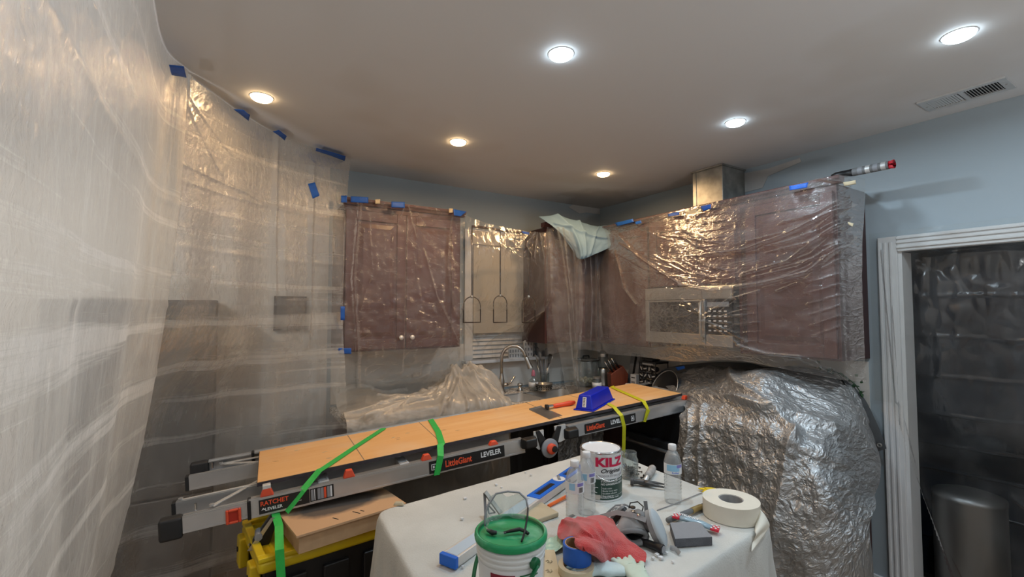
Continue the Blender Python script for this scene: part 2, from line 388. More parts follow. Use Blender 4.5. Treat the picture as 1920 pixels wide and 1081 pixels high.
def ceiling_mat():
    m, t, N, L, b = nt('ceiling_paint')
    tc = N.new('ShaderNodeTexCoord')
    n = N.new('ShaderNodeTexNoise'); n.inputs['Scale'].default_value = .9; n.inputs['Detail'].default_value = 3; L.new(tc.outputs['Object'], n.inputs['Vector'])
    r = N.new('ShaderNodeMapRange'); r.inputs['From Min'].default_value = .52; r.inputs['From Max'].default_value = .6; L.new(n.outputs['Fac'], r.inputs['Value'])
    x = N.new('ShaderNodeMix'); x.data_type = 'RGBA'; x.inputs['A'].default_value = (.74, .735, .73, 1); x.inputs['B'].default_value = (.69, .67, .645, 1); L.new(r.outputs[0], x.inputs['Factor'])
    # damp, unpainted skim coat near the far right corner
    sp = N.new('ShaderNodeSeparateXYZ'); L.new(tc.outputs['Object'], sp.inputs[0])
    dx = math_n(N, L, 'SUBTRACT', sp.outputs[0], 2.85); dy = math_n(N, L, 'SUBTRACT', sp.outputs[1], 3.05)
    d = math_n(N, L, 'SQRT', math_n(N, L, 'ADD', math_n(N, L, 'MULTIPLY', dx, dx), math_n(N, L, 'MULTIPLY', dy, dy)))
    n2 = N.new('ShaderNodeTexNoise'); n2.inputs['Scale'].default_value = 3.5; n2.inputs['Detail'].default_value = 6; L.new(tc.outputs['Object'], n2.inputs['Vector'])
    d = math_n(N, L, 'ADD', d, math_n(N, L, 'MULTIPLY', n2.outputs['Fac'], .6))
    r2 = N.new('ShaderNodeMapRange'); r2.inputs['From Min'].default_value = .75; r2.inputs['From Max'].default_value = .6; r2.inputs['To Max'].default_value = .6; L.new(d, r2.inputs['Value'])
    y = N.new('ShaderNodeMix'); y.data_type = 'RGBA'; y.inputs['B'].default_value = (.40, .37, .34, 1); L.new(x.outputs['Result'], y.inputs['A']); L.new(r2.outputs[0], y.inputs['Factor'])
    L.new(y.outputs['Result'], b.inputs['Base Color']); b.inputs['Roughness'].default_value = .7
    return m
M = {}
M['ceiling'] = ceiling_mat()
M['wall'] = pbr('wall_paint', (.39, .46, .505), .6, var=.06, scale=1.5, bump=.02, bscale=90)
M['wall_beige'] = pbr('wall_beige', (.74, .73, .70), .6, var=.05, scale=1.5)
M['skim'] = pbr('skim_patch', (.56, .55, .53), .8, var=.1, scale=9)
M['trim'] = pbr('trim_white', (.74, .75, .76), .35, var=.03, scale=4)
M['floor'] = wood('floor_wood', (.34, .25, .18), (.42, .32, .24), .45, 2.5, (1, 8, 8))
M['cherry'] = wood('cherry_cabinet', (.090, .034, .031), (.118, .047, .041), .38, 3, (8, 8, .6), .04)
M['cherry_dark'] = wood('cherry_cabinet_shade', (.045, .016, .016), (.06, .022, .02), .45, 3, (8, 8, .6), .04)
M['nickel'] = pbr('brushed_nickel', (.52, .49, .45), .28, 1.0)
M['steel'] = pbr('stainless', (.56, .55, .53), .3, .9, var=.08, scale=20, stretch=(1, 1, 12))
M['sink_steel'] = pbr('sink_steel', (.62, .61, .59), .42, .55, var=.06, scale=20)
M['cylinder_steel'] = pbr('cylinder_steel', (.20, .20, .20), .36, .8)
M['galv'] = pbr('galvanised', (.50, .50, .47), .42, .85, var=.35, scale=14, detail=6)
M['chrome'] = pbr('chrome', (.7, .7, .7), .12, 1.0)
M['alu'] = pbr('aluminium', (.60, .61, .62), .38, .75, var=.06, scale=14)
M['alu_light'] = pbr('aluminium_light', (.72, .72, .71), .42, .5, var=.08, scale=30)
M['black'] = pbr('black_plastic', (.012, .012, .013), .4, var=.2, scale=20)
M['black_soft'] = pbr('black_rubber', (.02, .02, .021), .6, bump=.1)
M['dark'] = pbr('dark_gap', (.008, .008, .009), .8)
M['red'] = pbr('red_orange_plastic', (.78, .095, .04), .38)
M['redtext'] = pbr('red_print', (.86, .10, .035), .5)
M['white_ink'] = pbr('white_print', (.85, .85, .85), .5)
M['black_ink'] = pbr('black_print', (.015, .015, .016), .45)
M['grey_ink'] = pbr('grey_print', (.28, .29, .31), .5)
M['blue_tape'] = pbr('blue_masking_tape', (.012, .105, .48), .55, var=.15, scale=30, bump=.1, bscale=120)
M['tan_tape'] = pbr('tan_masking_tape', (.60, .50, .33), .6, var=.08, scale=30)
M['plywood'] = wood('plywood_face', (.78, .42, .16), (.86, .53, .24), .5, 2.2, (.5, 5, 5), .06, dust=(.82, .66, .48))
M['ply_edge'] = pbr('plywood_edge', (.055, .045, .05), .75, var=.3, scale=40)
M['pencil'] = pbr('grey_line', (.25, .20, .14), .7)
M['green_strap'] = pbr('green_strap', (.035, .50, .085), .5, var=.1, scale=60)
M['yellow_strap'] = pbr('yellow_strap', (.62, .60, .02), .5, var=.1, scale=60)
M['mudblue'] = pbr('blue_pan_plastic', (.006, .022, .52), .28, var=.1, scale=12)
M['yellow'] = pbr('yellow_plastic', (.74, .54, .012), .4, var=.08, scale=9)
M['cardboard'] = pbr('cardboard', (.52, .33, .18), .75, var=.1, scale=30)
M['granite'] = granite('granite')
M['mat'] = pbr('grey_mat', (.10, .09, .085), .8, bump=.1, bscale=200)
M['canvas'] = pbr('canvas_drop_cloth', (.62, .625, .59), .9, var=.16, scale=4, bump=.25, bscale=160, detail=6, sheen=.2)
M['foil'] = foil('silver_tarp')
M['tarp_back'] = pbr('tarp_back', (.05, .055, .06), .5, bump=.3, bscale=30)
M['glass'] = pbr('clear_glass', (.95, .97, .97), .03, trans=1.0, ior=1.3)
M['pet'] = None
M['label_white'] = pbr('label_white', (.78, .80, .82), .4)
M['can_white'] = pbr('can_white', (.76, .77, .78), .35)
M['can_green'] = pbr('can_green', (.018, .055, .04), .4)
M['bucket_white'] = pbr('bucket_white', (.74, .76, .75), .35, var=.04, scale=6)
M['green_lid'] = pbr('green_lid', (.012, .30, .11), .42, col2=(.22, .52, .34), scale=14, lo=.5, hi=.75, detail=7)
M['green_dark'] = pbr('green_plastic', (.006, .13, .045), .4)
M['maroon'] = pbr('maroon_print', (.22, .01, .03), .5)
M['level_blue'] = pbr('level_blue', (.008, .14, .66), .35)
M['foam_tan'] = pbr('foam_tan', (.50, .43, .30), .85, bump=.15, bscale=140)
M['orange'] = pbr('orange_plastic', (.82, .16, .03), .45)
M['red_cloth'] = pbr('red_cloth', (.60, .055, .055), .95, var=.15, scale=40, bump=.5, bscale=260, sheen=.5)
M['tape_cream'] = pbr('cream_paper_tape', (.74, .70, .60), .6, var=.03, scale=40)
M['paper_tape_edge'] = pbr('paper_edge', (.76, .73, .65), .7)
M['mask_grey'] = pbr('mask_grey', (.19, .195, .20), .55, var=.2, scale=18)
M['mask_dusty'] = pbr('mask_dusty', (.36, .36, .36), .75, var=.3, scale=22)
M['strap_grey'] = pbr('strap_grey', (.36, .37, .38), .6, var=.15, scale=40)
M['filter_pale'] = pbr('filter_pale', (.50, .55, .58), .6, var=.06, scale=10)
M['glove'] = pbr('pale_glove', (.55, .68, .68), .55, var=.15, scale=14, bump=.2, bscale=90)
M['glove_green'] = pbr('pale_green_glove', (.58, .69, .58), .6, var=.12, scale=14)
M['sanding'] = pbr('sanding_block', (.12, .125, .14), .85, bump=.4, bscale=300, var=.2, scale=60)
M['sanding_top'] = pbr('sanding_block_top', (.27, .28, .30), .9, bump=.4, bscale=300)
M['bluepaper'] = pbr('pale_blue_paper', (.24, .38, .50), .7, var=.08, scale=6)
M['knifewood'] = wood('knife_block_wood', (.16, .035, .018), (.23, .06, .03), .35, 3, (8, 8, .8), .05)
M['shade'] = pbr('cream_shade', (.60, .55, .46), .8, var=.04, scale=3)
M['backsplash'] = pbr('backsplash', (.74, .71, .66), .35, var=.05, scale=4)
M['fridge'] = pbr('grey_appliance', (.085, .082, .08), .4, .3)
M['leafgreen'] = pbr('vine_leaf', (.02, .07, .025), .5)
M['rust'] = pbr('screw_dark', (.06, .05, .045), .45, .8)
M['brown'] = pbr('brown_dark', (.05, .025, .02), .6)
M['pink'] = pbr('pink_soap', (.8, .25, .32), .4)
M['night'] = pbr('night_glass', (.45, .5, .55), .08, trans=.0)
M['hammer_steel'] = pbr('hammer_steel', (.10, .10, .10), .45, .6, var=.3, scale=40)
def clear_plastic(name, tint, fac):
    m, t, N, L, b = nt(name); N.remove(b); out = N['Material Output']
    tr = N.new('ShaderNodeBsdfTransparent'); tr.inputs[0].default_value = (*tint, 1)
    gl = N.new('ShaderNodeBsdfGlossy'); gl.inputs['Roughness'].default_value = .08
    df = N.new('ShaderNodeBsdfDiffuse'); df.inputs[0].default_value = (.8, .83, .85, 1)
    lw = N.new('ShaderNodeLayerWeight'); lw.inputs['Blend'].default_value = .35
    m0 = N.new('ShaderNodeMixShader'); m0.inputs[0].default_value = fac; L.new(tr.outputs[0], m0.inputs[1]); L.new(df.outputs[0], m0.inputs[2])
    f = math_n(N, L, 'ADD', math_n(N, L, 'MULTIPLY', lw.outputs['Facing'], .55), .05)
    mx = N.new('ShaderNodeMixShader'); L.new(f, mx.inputs[0]); L.new(m0.outputs[0], mx.inputs[1]); L.new(gl.outputs[0], mx.inputs[2]); L.new(mx.outputs[0], out.inputs['Surface'])
    return m
M['pet'] = clear_plastic('bottle_plastic', (.95, .97, .98), .20)
M['jar'] = clear_plastic('jar_glass', (.88, .92, .92), .05)
M['goggle'] = clear_plastic('clear_lens', (.90, .95, .95), .06)
M['water'] = clear_plastic('water_in_bottle', (.93, .96, .97), .03)
M['p_curtain'] = plastic('film_curtain', (.84, .82, .78), opac=.30, scuff=.14, haze=.6, gloss=.03, rough=.14, bump=.55, bscale=30, stretch=(1.6, 1, 1), band=.30, streak=.12, blur=.16)
M['p_curtain_b'] = plastic('film_curtain_far', (.84, .82, .78), opac=.19, scuff=.14, haze=.68, gloss=.025, rough=.14, bump=.5, bscale=26, stretch=(1.8, 1, 1), band=.30, streak=.10, blur=.2)
M['p_clear'] = plastic('film_clear', (.85, .83, .82), opac=.07, scuff=.14, haze=.12, gloss=.012, rough=.13, fres=.40, blur=.2, crease=.35, bump=.55, bscale=16, stretch=(1, 1.8, 1))
M['p_window'] = plastic('film_window', (.85, .82, .76), opac=.08, scuff=.16, haze=.08, gloss=.01, rough=.14, bump=.5, bscale=14, fres=.35, blur=.12, face=.12, crease=.3, cst=(1.6, 1, 1))
M['p_drape'] = plastic('film_drape', (.88, .84, .77), opac=.36, scuff=.35, haze=.5, gloss=.015, rough=.28, crease=.25, bump=.4, bscale=9, streak=.15, fres=.3)
M['p_door'] = plastic('film_door', (.8, .83, .85), opac=.015, scuff=.08, haze=.06, gloss=.0, rough=.14, bump=.4, bscale=10, stretch=(1.2, 1, 1), face=.06, fres=.5, blur=.1)
M['dark_film'] = pbr('dark_film', (.014, .019, .028), .2, spec=.9, coat=.2, bump=.4, bscale=7, coords='UV', stretch=(2.5, 1, 1))

# ------------------------------------------------------------------ setting
XR, YB, XL, YR = 3.04, 3.31, -3.0, -3.2
def struct(o): o['kind'] = 'structure'; return o
struct(box('floor', (XL, YR, -.1), (XR + 1.6, YB + .12, 0), M['floor']))
struct(box('ceiling', (XL - .12, YR - .12, CEIL), (XR + 1.6, YB + .12, CEIL + .12), M['ceiling']))
# back wall with the window hole
WX0, WX1, WZ0, WZ1 = 1.665, 2.30, 1.17, 2.14
mb = MB()
mb.span((.58, YB, 0), (WX0, YB + .12, CEIL)); mb.span((WX1, YB, 0), (XR, YB + .12, CEIL))
mb.span((WX0, YB, 0), (WX1, YB + .12, WZ0)); mb.span((WX0, YB, WZ1), (WX1, YB + .12, CEIL))
struct(mb.build('wall_back', M['wall']))
struct(box('wall_north', (XL, YB, 0), (.58, YB + .12, CEIL), M['wall_beige']))
# right wall with the doorway
DY0, DY1, DZ = .10, .985, 1.875
mb = MB()
mb.span((XR, DY1, 0), (XR + .12, YB + .12, CEIL)); mb.span((XR, YR, 0), (XR + .12, DY0, CEIL)); mb.span((XR, DY0, DZ), (XR + .12, DY1, CEIL))
struct(mb.build('wall_right', M['wall']))
struct(box('wall_left', (XL - .12, YR, 0), (XL, YB + .12, CEIL), M['wall_beige']))
struct(box('wall_rear', (XL, YR - .12, 0), (XR + .12, YR, CEIL), M['wall_beige']))
mb = MB(); mb.span((XR + 1.4, -.8, 0), (XR + 1.5, 1.8, CEIL)); mb.span((XR + .12, 1.7, 0), (XR + 1.5, 1.8, CEIL)); mb.span((XR + .12, -.9, 0), (XR + 1.5, -.8, CEIL))
struct(mb.build('wall_hall', M['brown']))
# backsplash behind the counters
struct(box('trim_1', (.605, YB - .008, .93), (WX0 - .07, YB, 1.30), M['backsplash']))
struct(box('trim_2', (WX1 + .07, YB - .008, .93), (XR, YB, 1.30), M['backsplash']))
struct(box('trim_6', (WX0 - .0699, YB - .008, .93), (WX1 + .0699, YB - .0002, WZ0 - .026), M['backsplash']))
struct(box('trim_3', (XR - .008, 1.15, .93), (XR, YB - .008, 1.28), M['backsplash']))
# baseboards
for a, b, n in (((XR - .016, 1.09, 0), (XR, 1.18, .135), 'baseboard_right'), ((XL, YB - .016, 0), (-.4, YB, .12), 'baseboard_back')):
    struct(box(n, a, b, M['trim'], bevel=.004))
# raw plaster patches where soffit boards came away
def patch(name, P, off):
    me = bpy.data.meshes.new(name); me.from_pydata([tuple(Vector(p)) for p in P], [], [tuple(range(len(P)))]); me.update()
    o = link(name, me, M['skim']); s = o.modifiers.new('s', 'SOLIDIFY'); s.thickness = .004; s.offset = 0; struct(o); return o
patch('trim_4', [onx(*p, XR - .003) for p in [(1352, 345), (1392, 325), (1440, 316), (1500, 296), (1503, 303), (1440, 330), (1430, 352), (1375, 366), (1352, 372)]], 0)
patch('trim_5', [ony(*p, YB - .003) for p in [(1066, 388), (1080, 380), (1128, 392), (1128, 402), (1100, 398), (1086, 400)]], 0)

# window over the sink
w = struct(MB().span((WX0 - .07, YB - .02, WZ0), (WX0, YB, WZ1 + .07)).span((WX1, YB - .02, WZ0), (WX1 + .07, YB, WZ1 + .07)).span((WX0, YB - .02, WZ1), (WX1, YB, WZ1 + .07)).build('window_1', M['trim']))
MB().span((WX0, YB + .06, WZ0), (WX0 + .04, YB + .1, WZ1)).span((WX1 - .04, YB + .06, WZ0), (WX1, YB + .1, WZ1)).span((WX0, YB + .06, 1.44), (WX1, YB + .1, 1.48)).span((WX0, YB + .06, WZ0), (WX1, YB + .1, WZ0 + .04)).build('window_sash', M['trim'], w)
for z0, z1 in ((WZ0 + .04, 1.44), (1.48, WZ1)): box('pane', (WX0 + .04, YB + .075, z0), (WX1 - .04, YB + .08, z1), M['night'], w)
box('window_sill', (WX0 - .09, YB - .09, WZ0 - .025), (WX1 + .09, YB + .06, WZ0), M['trim'], w, bevel=.004)
box('valance', (WX0 - .02, YB - .05, WZ1 - .05), (WX1 + .02, YB - .02, WZ1 + .06), M['shade'], w, bevel=.004)
box('roller_shade', (WX0 + .005, YB - .022, 1.38), (WX1 - .005, YB - .018, WZ1 - .04), M['shade'], w)
sl = None
for k in range(6):
    z = WZ0 + .025 + k * .034
    if sl is None: sl = MB().box((0, 0, 0), (WX1 - WX0 - .02, .036, .003), (R(62), 0, 0)).build('slat', M['trim'], w, loc=((WX0 + WX1) / 2, YB + .02, z))
    else:
        c = sl.copy(); COL.objects.link(c); c.location = ((WX0 + WX1) / 2, YB + .02, z)

# doorway on the right
d = struct(MB().span((XR + .005, DY0 + .02, 0), (XR + .115, DY0, DZ)).build('door_1', M['trim']))
def casing(name, a, b, axis):
    mb = MB(); mb.span(a, b)
    # two stepped mouldings proud of the board
    return mb
cw = .085
mbc = MB(); mbc.span((XR - .018, DY1 + .015, 0), (XR, DY1 + cw + .015, DZ + cw)); mbc.build('casing', M['trim'], d, bevel=.004)
for a in (.018, .044, .068): box('casing_bead', (XR - .026, DY1 + .015 + a, 0), (XR - .017, DY1 + .015 + a + .014, DZ + cw - .03), M['trim'], d, bevel=.003)
box('casing', (XR - .018, DY0 - cw - .015, DZ + .002), (XR - .0005, DY1 + .0149, DZ + cw), M['trim'], d, bevel=.004)
for a in (.018, .044, .066): box('casing_bead', (XR - .026, DY0 - cw, DZ + a), (XR - .017, DY1 + .015, DZ + a + .013), M['trim'], d, bevel=.003)
box('casing', (XR - .018, DY0 - cw - .015, 0), (XR, DY0 - .015, DZ + .002), M['trim'], d, bevel=.004)
box('jamb', (XR - .002, DY1 - .001, 0), (XR + .12, DY1 + .016, DZ + .016), M['trim'], d)
box('jamb', (XR - .002, DY0, DZ), (XR + .12, DY1 - .001, DZ + .016), M['trim'], d)

# ------------------------------------------------------------------ ceiling lights
names = ['warm recessed ceiling light nearest the plastic curtain', 'warm recessed ceiling light above the plywood plank, in front of the two-door wall cabinet',
         'warm recessed ceiling light closest to the far corner of the room', 'cool white recessed ceiling light in the middle, largest of the round ones above the table',
         'cool white recessed ceiling light in front of the metal duct and wall cabinets', 'cool white recessed ceiling light beside the ceiling vent']
for (x, y, c, wt), lb in zip(LAMPS, names):
    t = empty('ceiling_light', (x, y, CEIL), label=lb, cat='ceiling light', group='recessed ceiling lights')
    MB().lathe([(.0432, -.0003), (.050, -.0005), (.0495, -.0018), (.0432, -.002), (.0432, -.0003)], 40, cap=False).build('trim_ring', M['trim'], t, smooth=True)
    em = M.get('em' + str(c))
    if em is None: em = M['em' + str(c)] = pbr('lit_lens', (.9, .9, .9), emit=c if c == COOL else (1, .68, .36), estr=26.0)
    MB().lathe([(.043, -.001), (.043, -.009), (.036, -.0145), (.02, -.0185), (.0, -.019)], 40, cap=False).build('lens', em, t, smooth=True)

# ceiling vent: two banks of louvres
vt = empty('ceiling_vent', (2.815, .662, CEIL), label='white metal ceiling vent with two banks of louvres near the right wall', cat='vent')
mb = MB()
for a, b in (((-.085, -.145), (-.06, .145)), ((.06, -.145), (.085, .145)), ((-.06, -.145), (.06, -.118)), ((-.06, .118), (.06, .145)), ((-.06, -.008), (.06, .008))):
    mb.span((a[0], a[1], -.008), (b[0], b[1], 0))
mb.build('frame', M['alu_light'], vt)
box('backing', (-.06, -.118, -.0015), (.06, .118, -.0005), M['dark'], vt)
sv = None
for k in range(22):
    bank = k // 11; y = (-.112 if bank == 0 else .016) + (k % 11) * .0096 + .002
    rx = R(-50) if bank == 0 else R(50)
    if k in (0, 11): sv = MB().box((0, 0, 0), (.118, .0012, .0075), (rx, 0, 0)).build('slat', M['alu_light'], vt, loc=(0, y, -.0045))
    else:
        c = sv.copy(); COL.objects.link(c); c.location = (0, y, -.0045)
for y in (-.132, .132): MB().lathe([(.004, -.0085), (.003, -.0098), (0, -.01)], 10, c=(0, y, 0), cap=False).build('screw', M['steel'], vt)

# square metal duct above the microwave cabinet
du = empty('duct', (2.905, 1.955, 2.27), label='galvanised square metal duct rising from the microwave cabinet to the ceiling', cat='duct')
box('duct_body', (-.125, -.115, 0), (.13, .115, CEIL - 2.27 - .012), M['galv'], du, bevel=.002)
box('flange', (-.137, -.124, CEIL - 2.27 - .012), (.134, .124, CEIL - 2.27 - .002), M['galv'], du)
box('seam', (-.129, .085, 0), (-.1245, .103, CEIL - 2.27 - .012), M['galv'], du)

# ------------------------------------------------------------------ wall cabinets
def door_panel(parent, w, h, knob=None, nm='door', mat='cherry'):
    """door lying in local xz, front towards -y, lower left corner at the part's origin"""
    s = .062; mb = MB()
    mb.span((0, -.02, 0), (s, 0, h)); mb.span((w - s, -.02, 0), (w, 0, h)); mb.span((s, -.02, 0), (w - s, 0, s)); mb.span((s, -.02, h - s), (w - s, 0, h))
    dr = mb.build(nm, M[mat], parent, bevel=.003)
    p = MB(); p.span((s, -.010, s), (w - s, -.002, h - s))
    i = s + .018; j = s + .045      # raised centre field with sloped edges
    p.hexa([(i, -.010, i), (w - i, -.010, i), (w - i, -.010, h - i), (i, -.010, h - i), (j, -.017, j), (w - j, -.017, j), (w - j, -.017, h - j), (j, -.017, h - j)])
    p.build('panel', M[mat], dr)
    if knob:
        MB().lathe([(.006, 0), (.006, .012), (.013, .018), (.016, .025), (.013, .031), (0, .034)], 18, cap=False, M=Matrix.Rotation(R(90), 4, 'X')).build('knob', M['alu_light'], dr, smooth=True, loc=(knob[0], -.02, knob[1]))
    return dr
def cabinet(loc, rz, w, h, dep, doors, label, crown=None, knobs=None, group=None):
    """local: x along the wall, y=0 at the face, +y to the wall"""
    t = empty('wall_cabinet', loc, (0, 0, rz), label, 'cabinet', group)
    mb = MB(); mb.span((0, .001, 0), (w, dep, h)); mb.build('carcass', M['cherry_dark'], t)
    MB().span((0, -.001, 0), (.018, .004, h)).span((w - .018, -.001, 0), (w, .004, h)).span((.018, -.001, h - .03), (w - .018, .004, h)).span((.018, -.001, 0), (w - .018, .004, .02)).build('face_frame', M['cherry'], t)
    for i, (x0, x1, z0, z1) in enumerate(doors):
        dr = door_panel(t, x1 - x0, z1 - z0, knobs[i] if knobs else None)
        dr.location = (x0, -.002, z0); MW[dr.name] = MW[t.name] @ Matrix.Translation((x0, -.002, z0))
    if crown:
        MB().prism([(.02, 0), (-.012, 0), (-.022, .012), (-.036, .022), (-.04, .036), (.02, .036)], w + crown[0] + crown[1],
                   frame_mat((-crown[0], 0, h), (0, 1, 0), (0, 0, 1))).build('crown', M['cherry'], t)
    return t
c1 = cabinet((.605, 2.98, 1.305), 0, .80, .925, .33, [(.012, .398, .012, .89), (.402, .788, .012, .89)], 'dark cherry two-door wall cabinet with white knobs under clear plastic, left of the window', (.0, .03), [(.35, .07), (.035, .07)])
c2 = cabinet((2.145, 2.98, 1.30), 0, .555, .925, .33, [(.02, .40, .012, .89)], 'dark cherry corner wall cabinet beside the window, behind hanging plastic folds', (.02, 0))
RZ = R(-90)     # right wall: local x runs towards -Y, face looks to -X
c3 = cabinet((2.71, 2.975, 1.285), RZ, .575, .945, .33, [(.15, .565, .012, .91)], 'narrow cherry wall cabinet between the room corner and the microwave', (0, 0))
c4 = cabinet((2.71, 2.398, 1.725), RZ, .70, .505, .33, [(.01, .347, .01, .47), (.353, .69, .01, .47)], 'short cherry wall cabinet with two small doors above the microwave', (0, 0))
c5 = cabinet((2.71, 1.696, 1.30), RZ, .553, .93, .33, [(.06, .541, .012, .895)], 'tall cherry wall cabinet beside the doorway, under creased plastic', (0, .03))

# over-the-range microwave
mw = empty('microwave', (2.66, 2.392, 1.335), (0, 0, RZ), 'stainless over-the-range microwave with dark window behind clear plastic', 'microwave')
W_, H_ = .690, .387
box('housing', (0, .001, 0), (W_, .38, H_), M['fridge'], mw)
box('vent_grille', (.0, -.02, H_ - .085), (W_, .0, H_), M['steel'], mw, bevel=.003)
mb = MB(); mb.span((0, -.02, .0), (.035, 0, H_ - .088)); mb.span((.035, -.02, 0), (.50, 0, .075)); mb.span((.035, -.02, H_ - .10), (.50, 0, H_ - .088)); mb.span((.47, -.02, .075), (.50, 0, H_ - .10))
dr = mb.build('door', M['steel'], mw, bevel=.003)
box('window', (.035, -.014, .075), (.47, -.004, H_ - .10), M['black'], dr)
MB().tube([(.487, -.02, .05), (.487, -.05, .06), (.487, -.05, H_ - .11), (.487, -.02, H_ - .10)], .010, 10).build('handle', M['steel'], dr, smooth=True)
pn = box('control_panel', (.505, -.02, .075), (W_, 0, H_ - .09), M['black'], mw, bevel=.002)
box('control_trim', (.505, -.02, 0), (W_, 0, .073), M['steel'], mw, bevel=.002)
box('display', (.52, -.0215, H_ - .135), (.67, -.0195, H_ - .105), M['grey_ink'], pn)
kb = None
for r_ in range(5):
    for c_ in range(4):
        p = (.535 + c_ * .037, -.0205, .10 + r_ * .031)
        if kb is None: kb = MB().box((0, 0, 0), (.018, .002, .009)).build('key', M['white_ink'], pn, loc=p)
        else:
            c = kb.copy(); COL.objects.link(c); c.location = p

# ------------------------------------------------------------------ base cabinets, counter, sink
bc = empty('base_cabinet', (.62, 2.725, 0), label='dark base cabinet run under the sink counter, in the shadow below the plank', cat='cabinet')
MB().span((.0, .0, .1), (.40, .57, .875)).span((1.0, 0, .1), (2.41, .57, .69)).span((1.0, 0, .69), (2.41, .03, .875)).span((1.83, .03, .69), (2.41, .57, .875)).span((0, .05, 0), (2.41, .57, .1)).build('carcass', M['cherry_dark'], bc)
for x0, x1 in ((.0, .39), (1.02, 1.42), (1.43, 1.83)):
    dr = door_panel(bc, x1 - x0 - .01, .70, mat='black'); dr.location = (x0 + .005, -.002, .13)  # black doors: the shade below the plank is put into their colour
dw = empty('dishwasher', (1.03, 2.725, .1), label='black dishwasher front in the dark gap below the plank', cat='dishwasher')
box('front', (0, -.025, .06), (.58, .0, .76), M['black'], dw, bevel=.006)
box('body', (.005, .0, 0), (.575, .56, .765), M['black'], dw)
MB().tube([(.06, -.025, .68), (.06, -.06, .68), (.52, -.06, .68), (.52, -.025, .68)], .011, 10).build('handle', M['black_soft'], dw, smooth=True)
CZ = .915
SX0, SX1, SY0, SY1 = 1.74, 2.40, 2.78, 3.09
ct = MB()
ct.span((.60, 2.70, CZ - .035), (SX0, YB - .008, CZ)); ct.span((SX1, 2.70, CZ - .035), (XR - .008, YB - .008, CZ)); ct.span((SX0, 2.70, CZ - .035), (SX1, SY0, CZ)); ct.span((SX0, SY1, CZ - .035), (SX1, YB - .008, CZ))
ct.span((2.40, 2.40, CZ - .035), (XR - .008, 2.70, CZ))
cto = ct.build('countertop', M['granite']); tag(cto, 'speckled brown granite countertop around the steel sink', 'countertop')
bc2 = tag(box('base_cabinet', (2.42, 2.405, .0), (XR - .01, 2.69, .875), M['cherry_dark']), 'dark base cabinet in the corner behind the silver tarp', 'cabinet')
sk = empty('sink', ((SX0 + SX1) / 2, (SY0 + SY1) / 2, CZ), label='stainless double bowl sink set into the granite counter', cat='sink')
def bowl(x0, x1):
    y0, y1 = -.152, .152; r = .045; mb = MB(); n = 6; rings = []
    for z, i in ((-.002, 0), (-.02, .002), (-.15, .012), (-.185, .03), (-.19, .06)):
        ring = []
        for cx_, cy_, a0 in ((x1 - i - r, y1 - i - r, 0), (x0 + i + r, y1 - i - r, 90), (x0 + i + r, y0 + i + r, 180), (x1 - i - r, y0 + i + r, 270)):
            for k in range(n + 1):
                a = R(a0 + 90 * k / n); ring.append((cx_ + r * math.cos(a), cy_ + r * math.sin(a), z))
        rings.append(ring)
    m = len(rings[0]); vs = [p for q in rings for p in q]
    fs = [(i * m + k, i * m + (k + 1) % m, (i + 1) * m + (k + 1) % m, (i + 1) * m + k) for i in range(len(rings) - 1) for k in range(m)]
    fs.append(tuple((len(rings) - 1) * m + k for k in range(m)))
    mb.add(vs, fs); return mb
for x0, x1 in ((-.325, -.075), (-.055, .325)):
    b_ = bowl(x0, x1).build('bowl', M['sink_steel'], sk, smooth=True, sharp=50)
    MB().lathe([(.038, 0), (.036, .003), (.02, .001), (0, .001)], 20, c=((x0 + x1) / 2, 0, -.189), cap=False).build('drain', M['chrome'], b_, smooth=True)
MB().span((-.075, -.15, -.03), (-.055, .15, -.012)).build('divider', M['sink_steel'], sk, bevel=.004)
MB().tube([(-.325, -.15, -.003), (.325, -.15, -.003), (.325, .15, -.003), (-.325, .15, -.003), (-.325, -.15, -.003)], .004, 8).build('rim', M['steel'], sk)

# faucet
fb = Vector((1.858, 3.165, CZ))
fa = empty('faucet', fb, label='brushed nickel gooseneck pull-down faucet behind the sink', cat='faucet')
MB().lathe([(.034, 0), (.034, .006), (.026, .014), (.021, .03), (.023, .06), (.024, .085), (.017, .12), (.0135, .15)], 24).build('base', M['nickel'], fa, smooth=True, sharp=60)
FD = Vector((.88, -.47, 0)).normalized()
path = [Vector((0, 0, .14)), Vector((0, 0, .272))] + [FD * (.094 - .094 * math.cos(R(a))) + Vector((0, 0, .272 + .094 * math.sin(R(a)))) for a in range(15, 166, 15)]
path.append(path[-1] + (path[-1] - path[-2]).normalized() * .02)
MB().tube(path, .0125, 14).build('neck', M['nickel'], fa, smooth=True)
dv = (path[-1] - path[-2]).normalized()
MB().tube([path[-1], path[-1] + dv * .012, path[-1] + dv * .05, path[-1] + dv * .095], [.0135, .017, .018, .024], 16).build('spray_head', M['nickel'], fa, smooth=True, sharp=50)
sd = Vector((.95, -.3, 0)).normalized()
MB().tube([sd * .015 + Vector((0, 0, .06)), sd * .05 + Vector((0, 0, .062))], .014, 14).tube([sd * .05 + Vector((0, 0, .062)), sd * .075 + Vector((0, 0, .075)), sd * .105 + Vector((0, 0, .125))], [.009, .007, .010], 10).build('lever', M['nickel'], fa, smooth=True)
so = empty('soap_dispenser', (2.03, 3.165, CZ), label='short nickel soap dispenser pump on the granite beside the faucet', cat='dispenser')
MB().lathe([(.024, 0), (.024, .005), (.016, .02), (.013, .035)], 18).build('collar', M['nickel'], so, smooth=True)
MB().lathe([(.016, .035), (.020, .04), (.021, .055), (.014, .06)], 18).build('pump_head', M['nickel'], so, smooth=True)

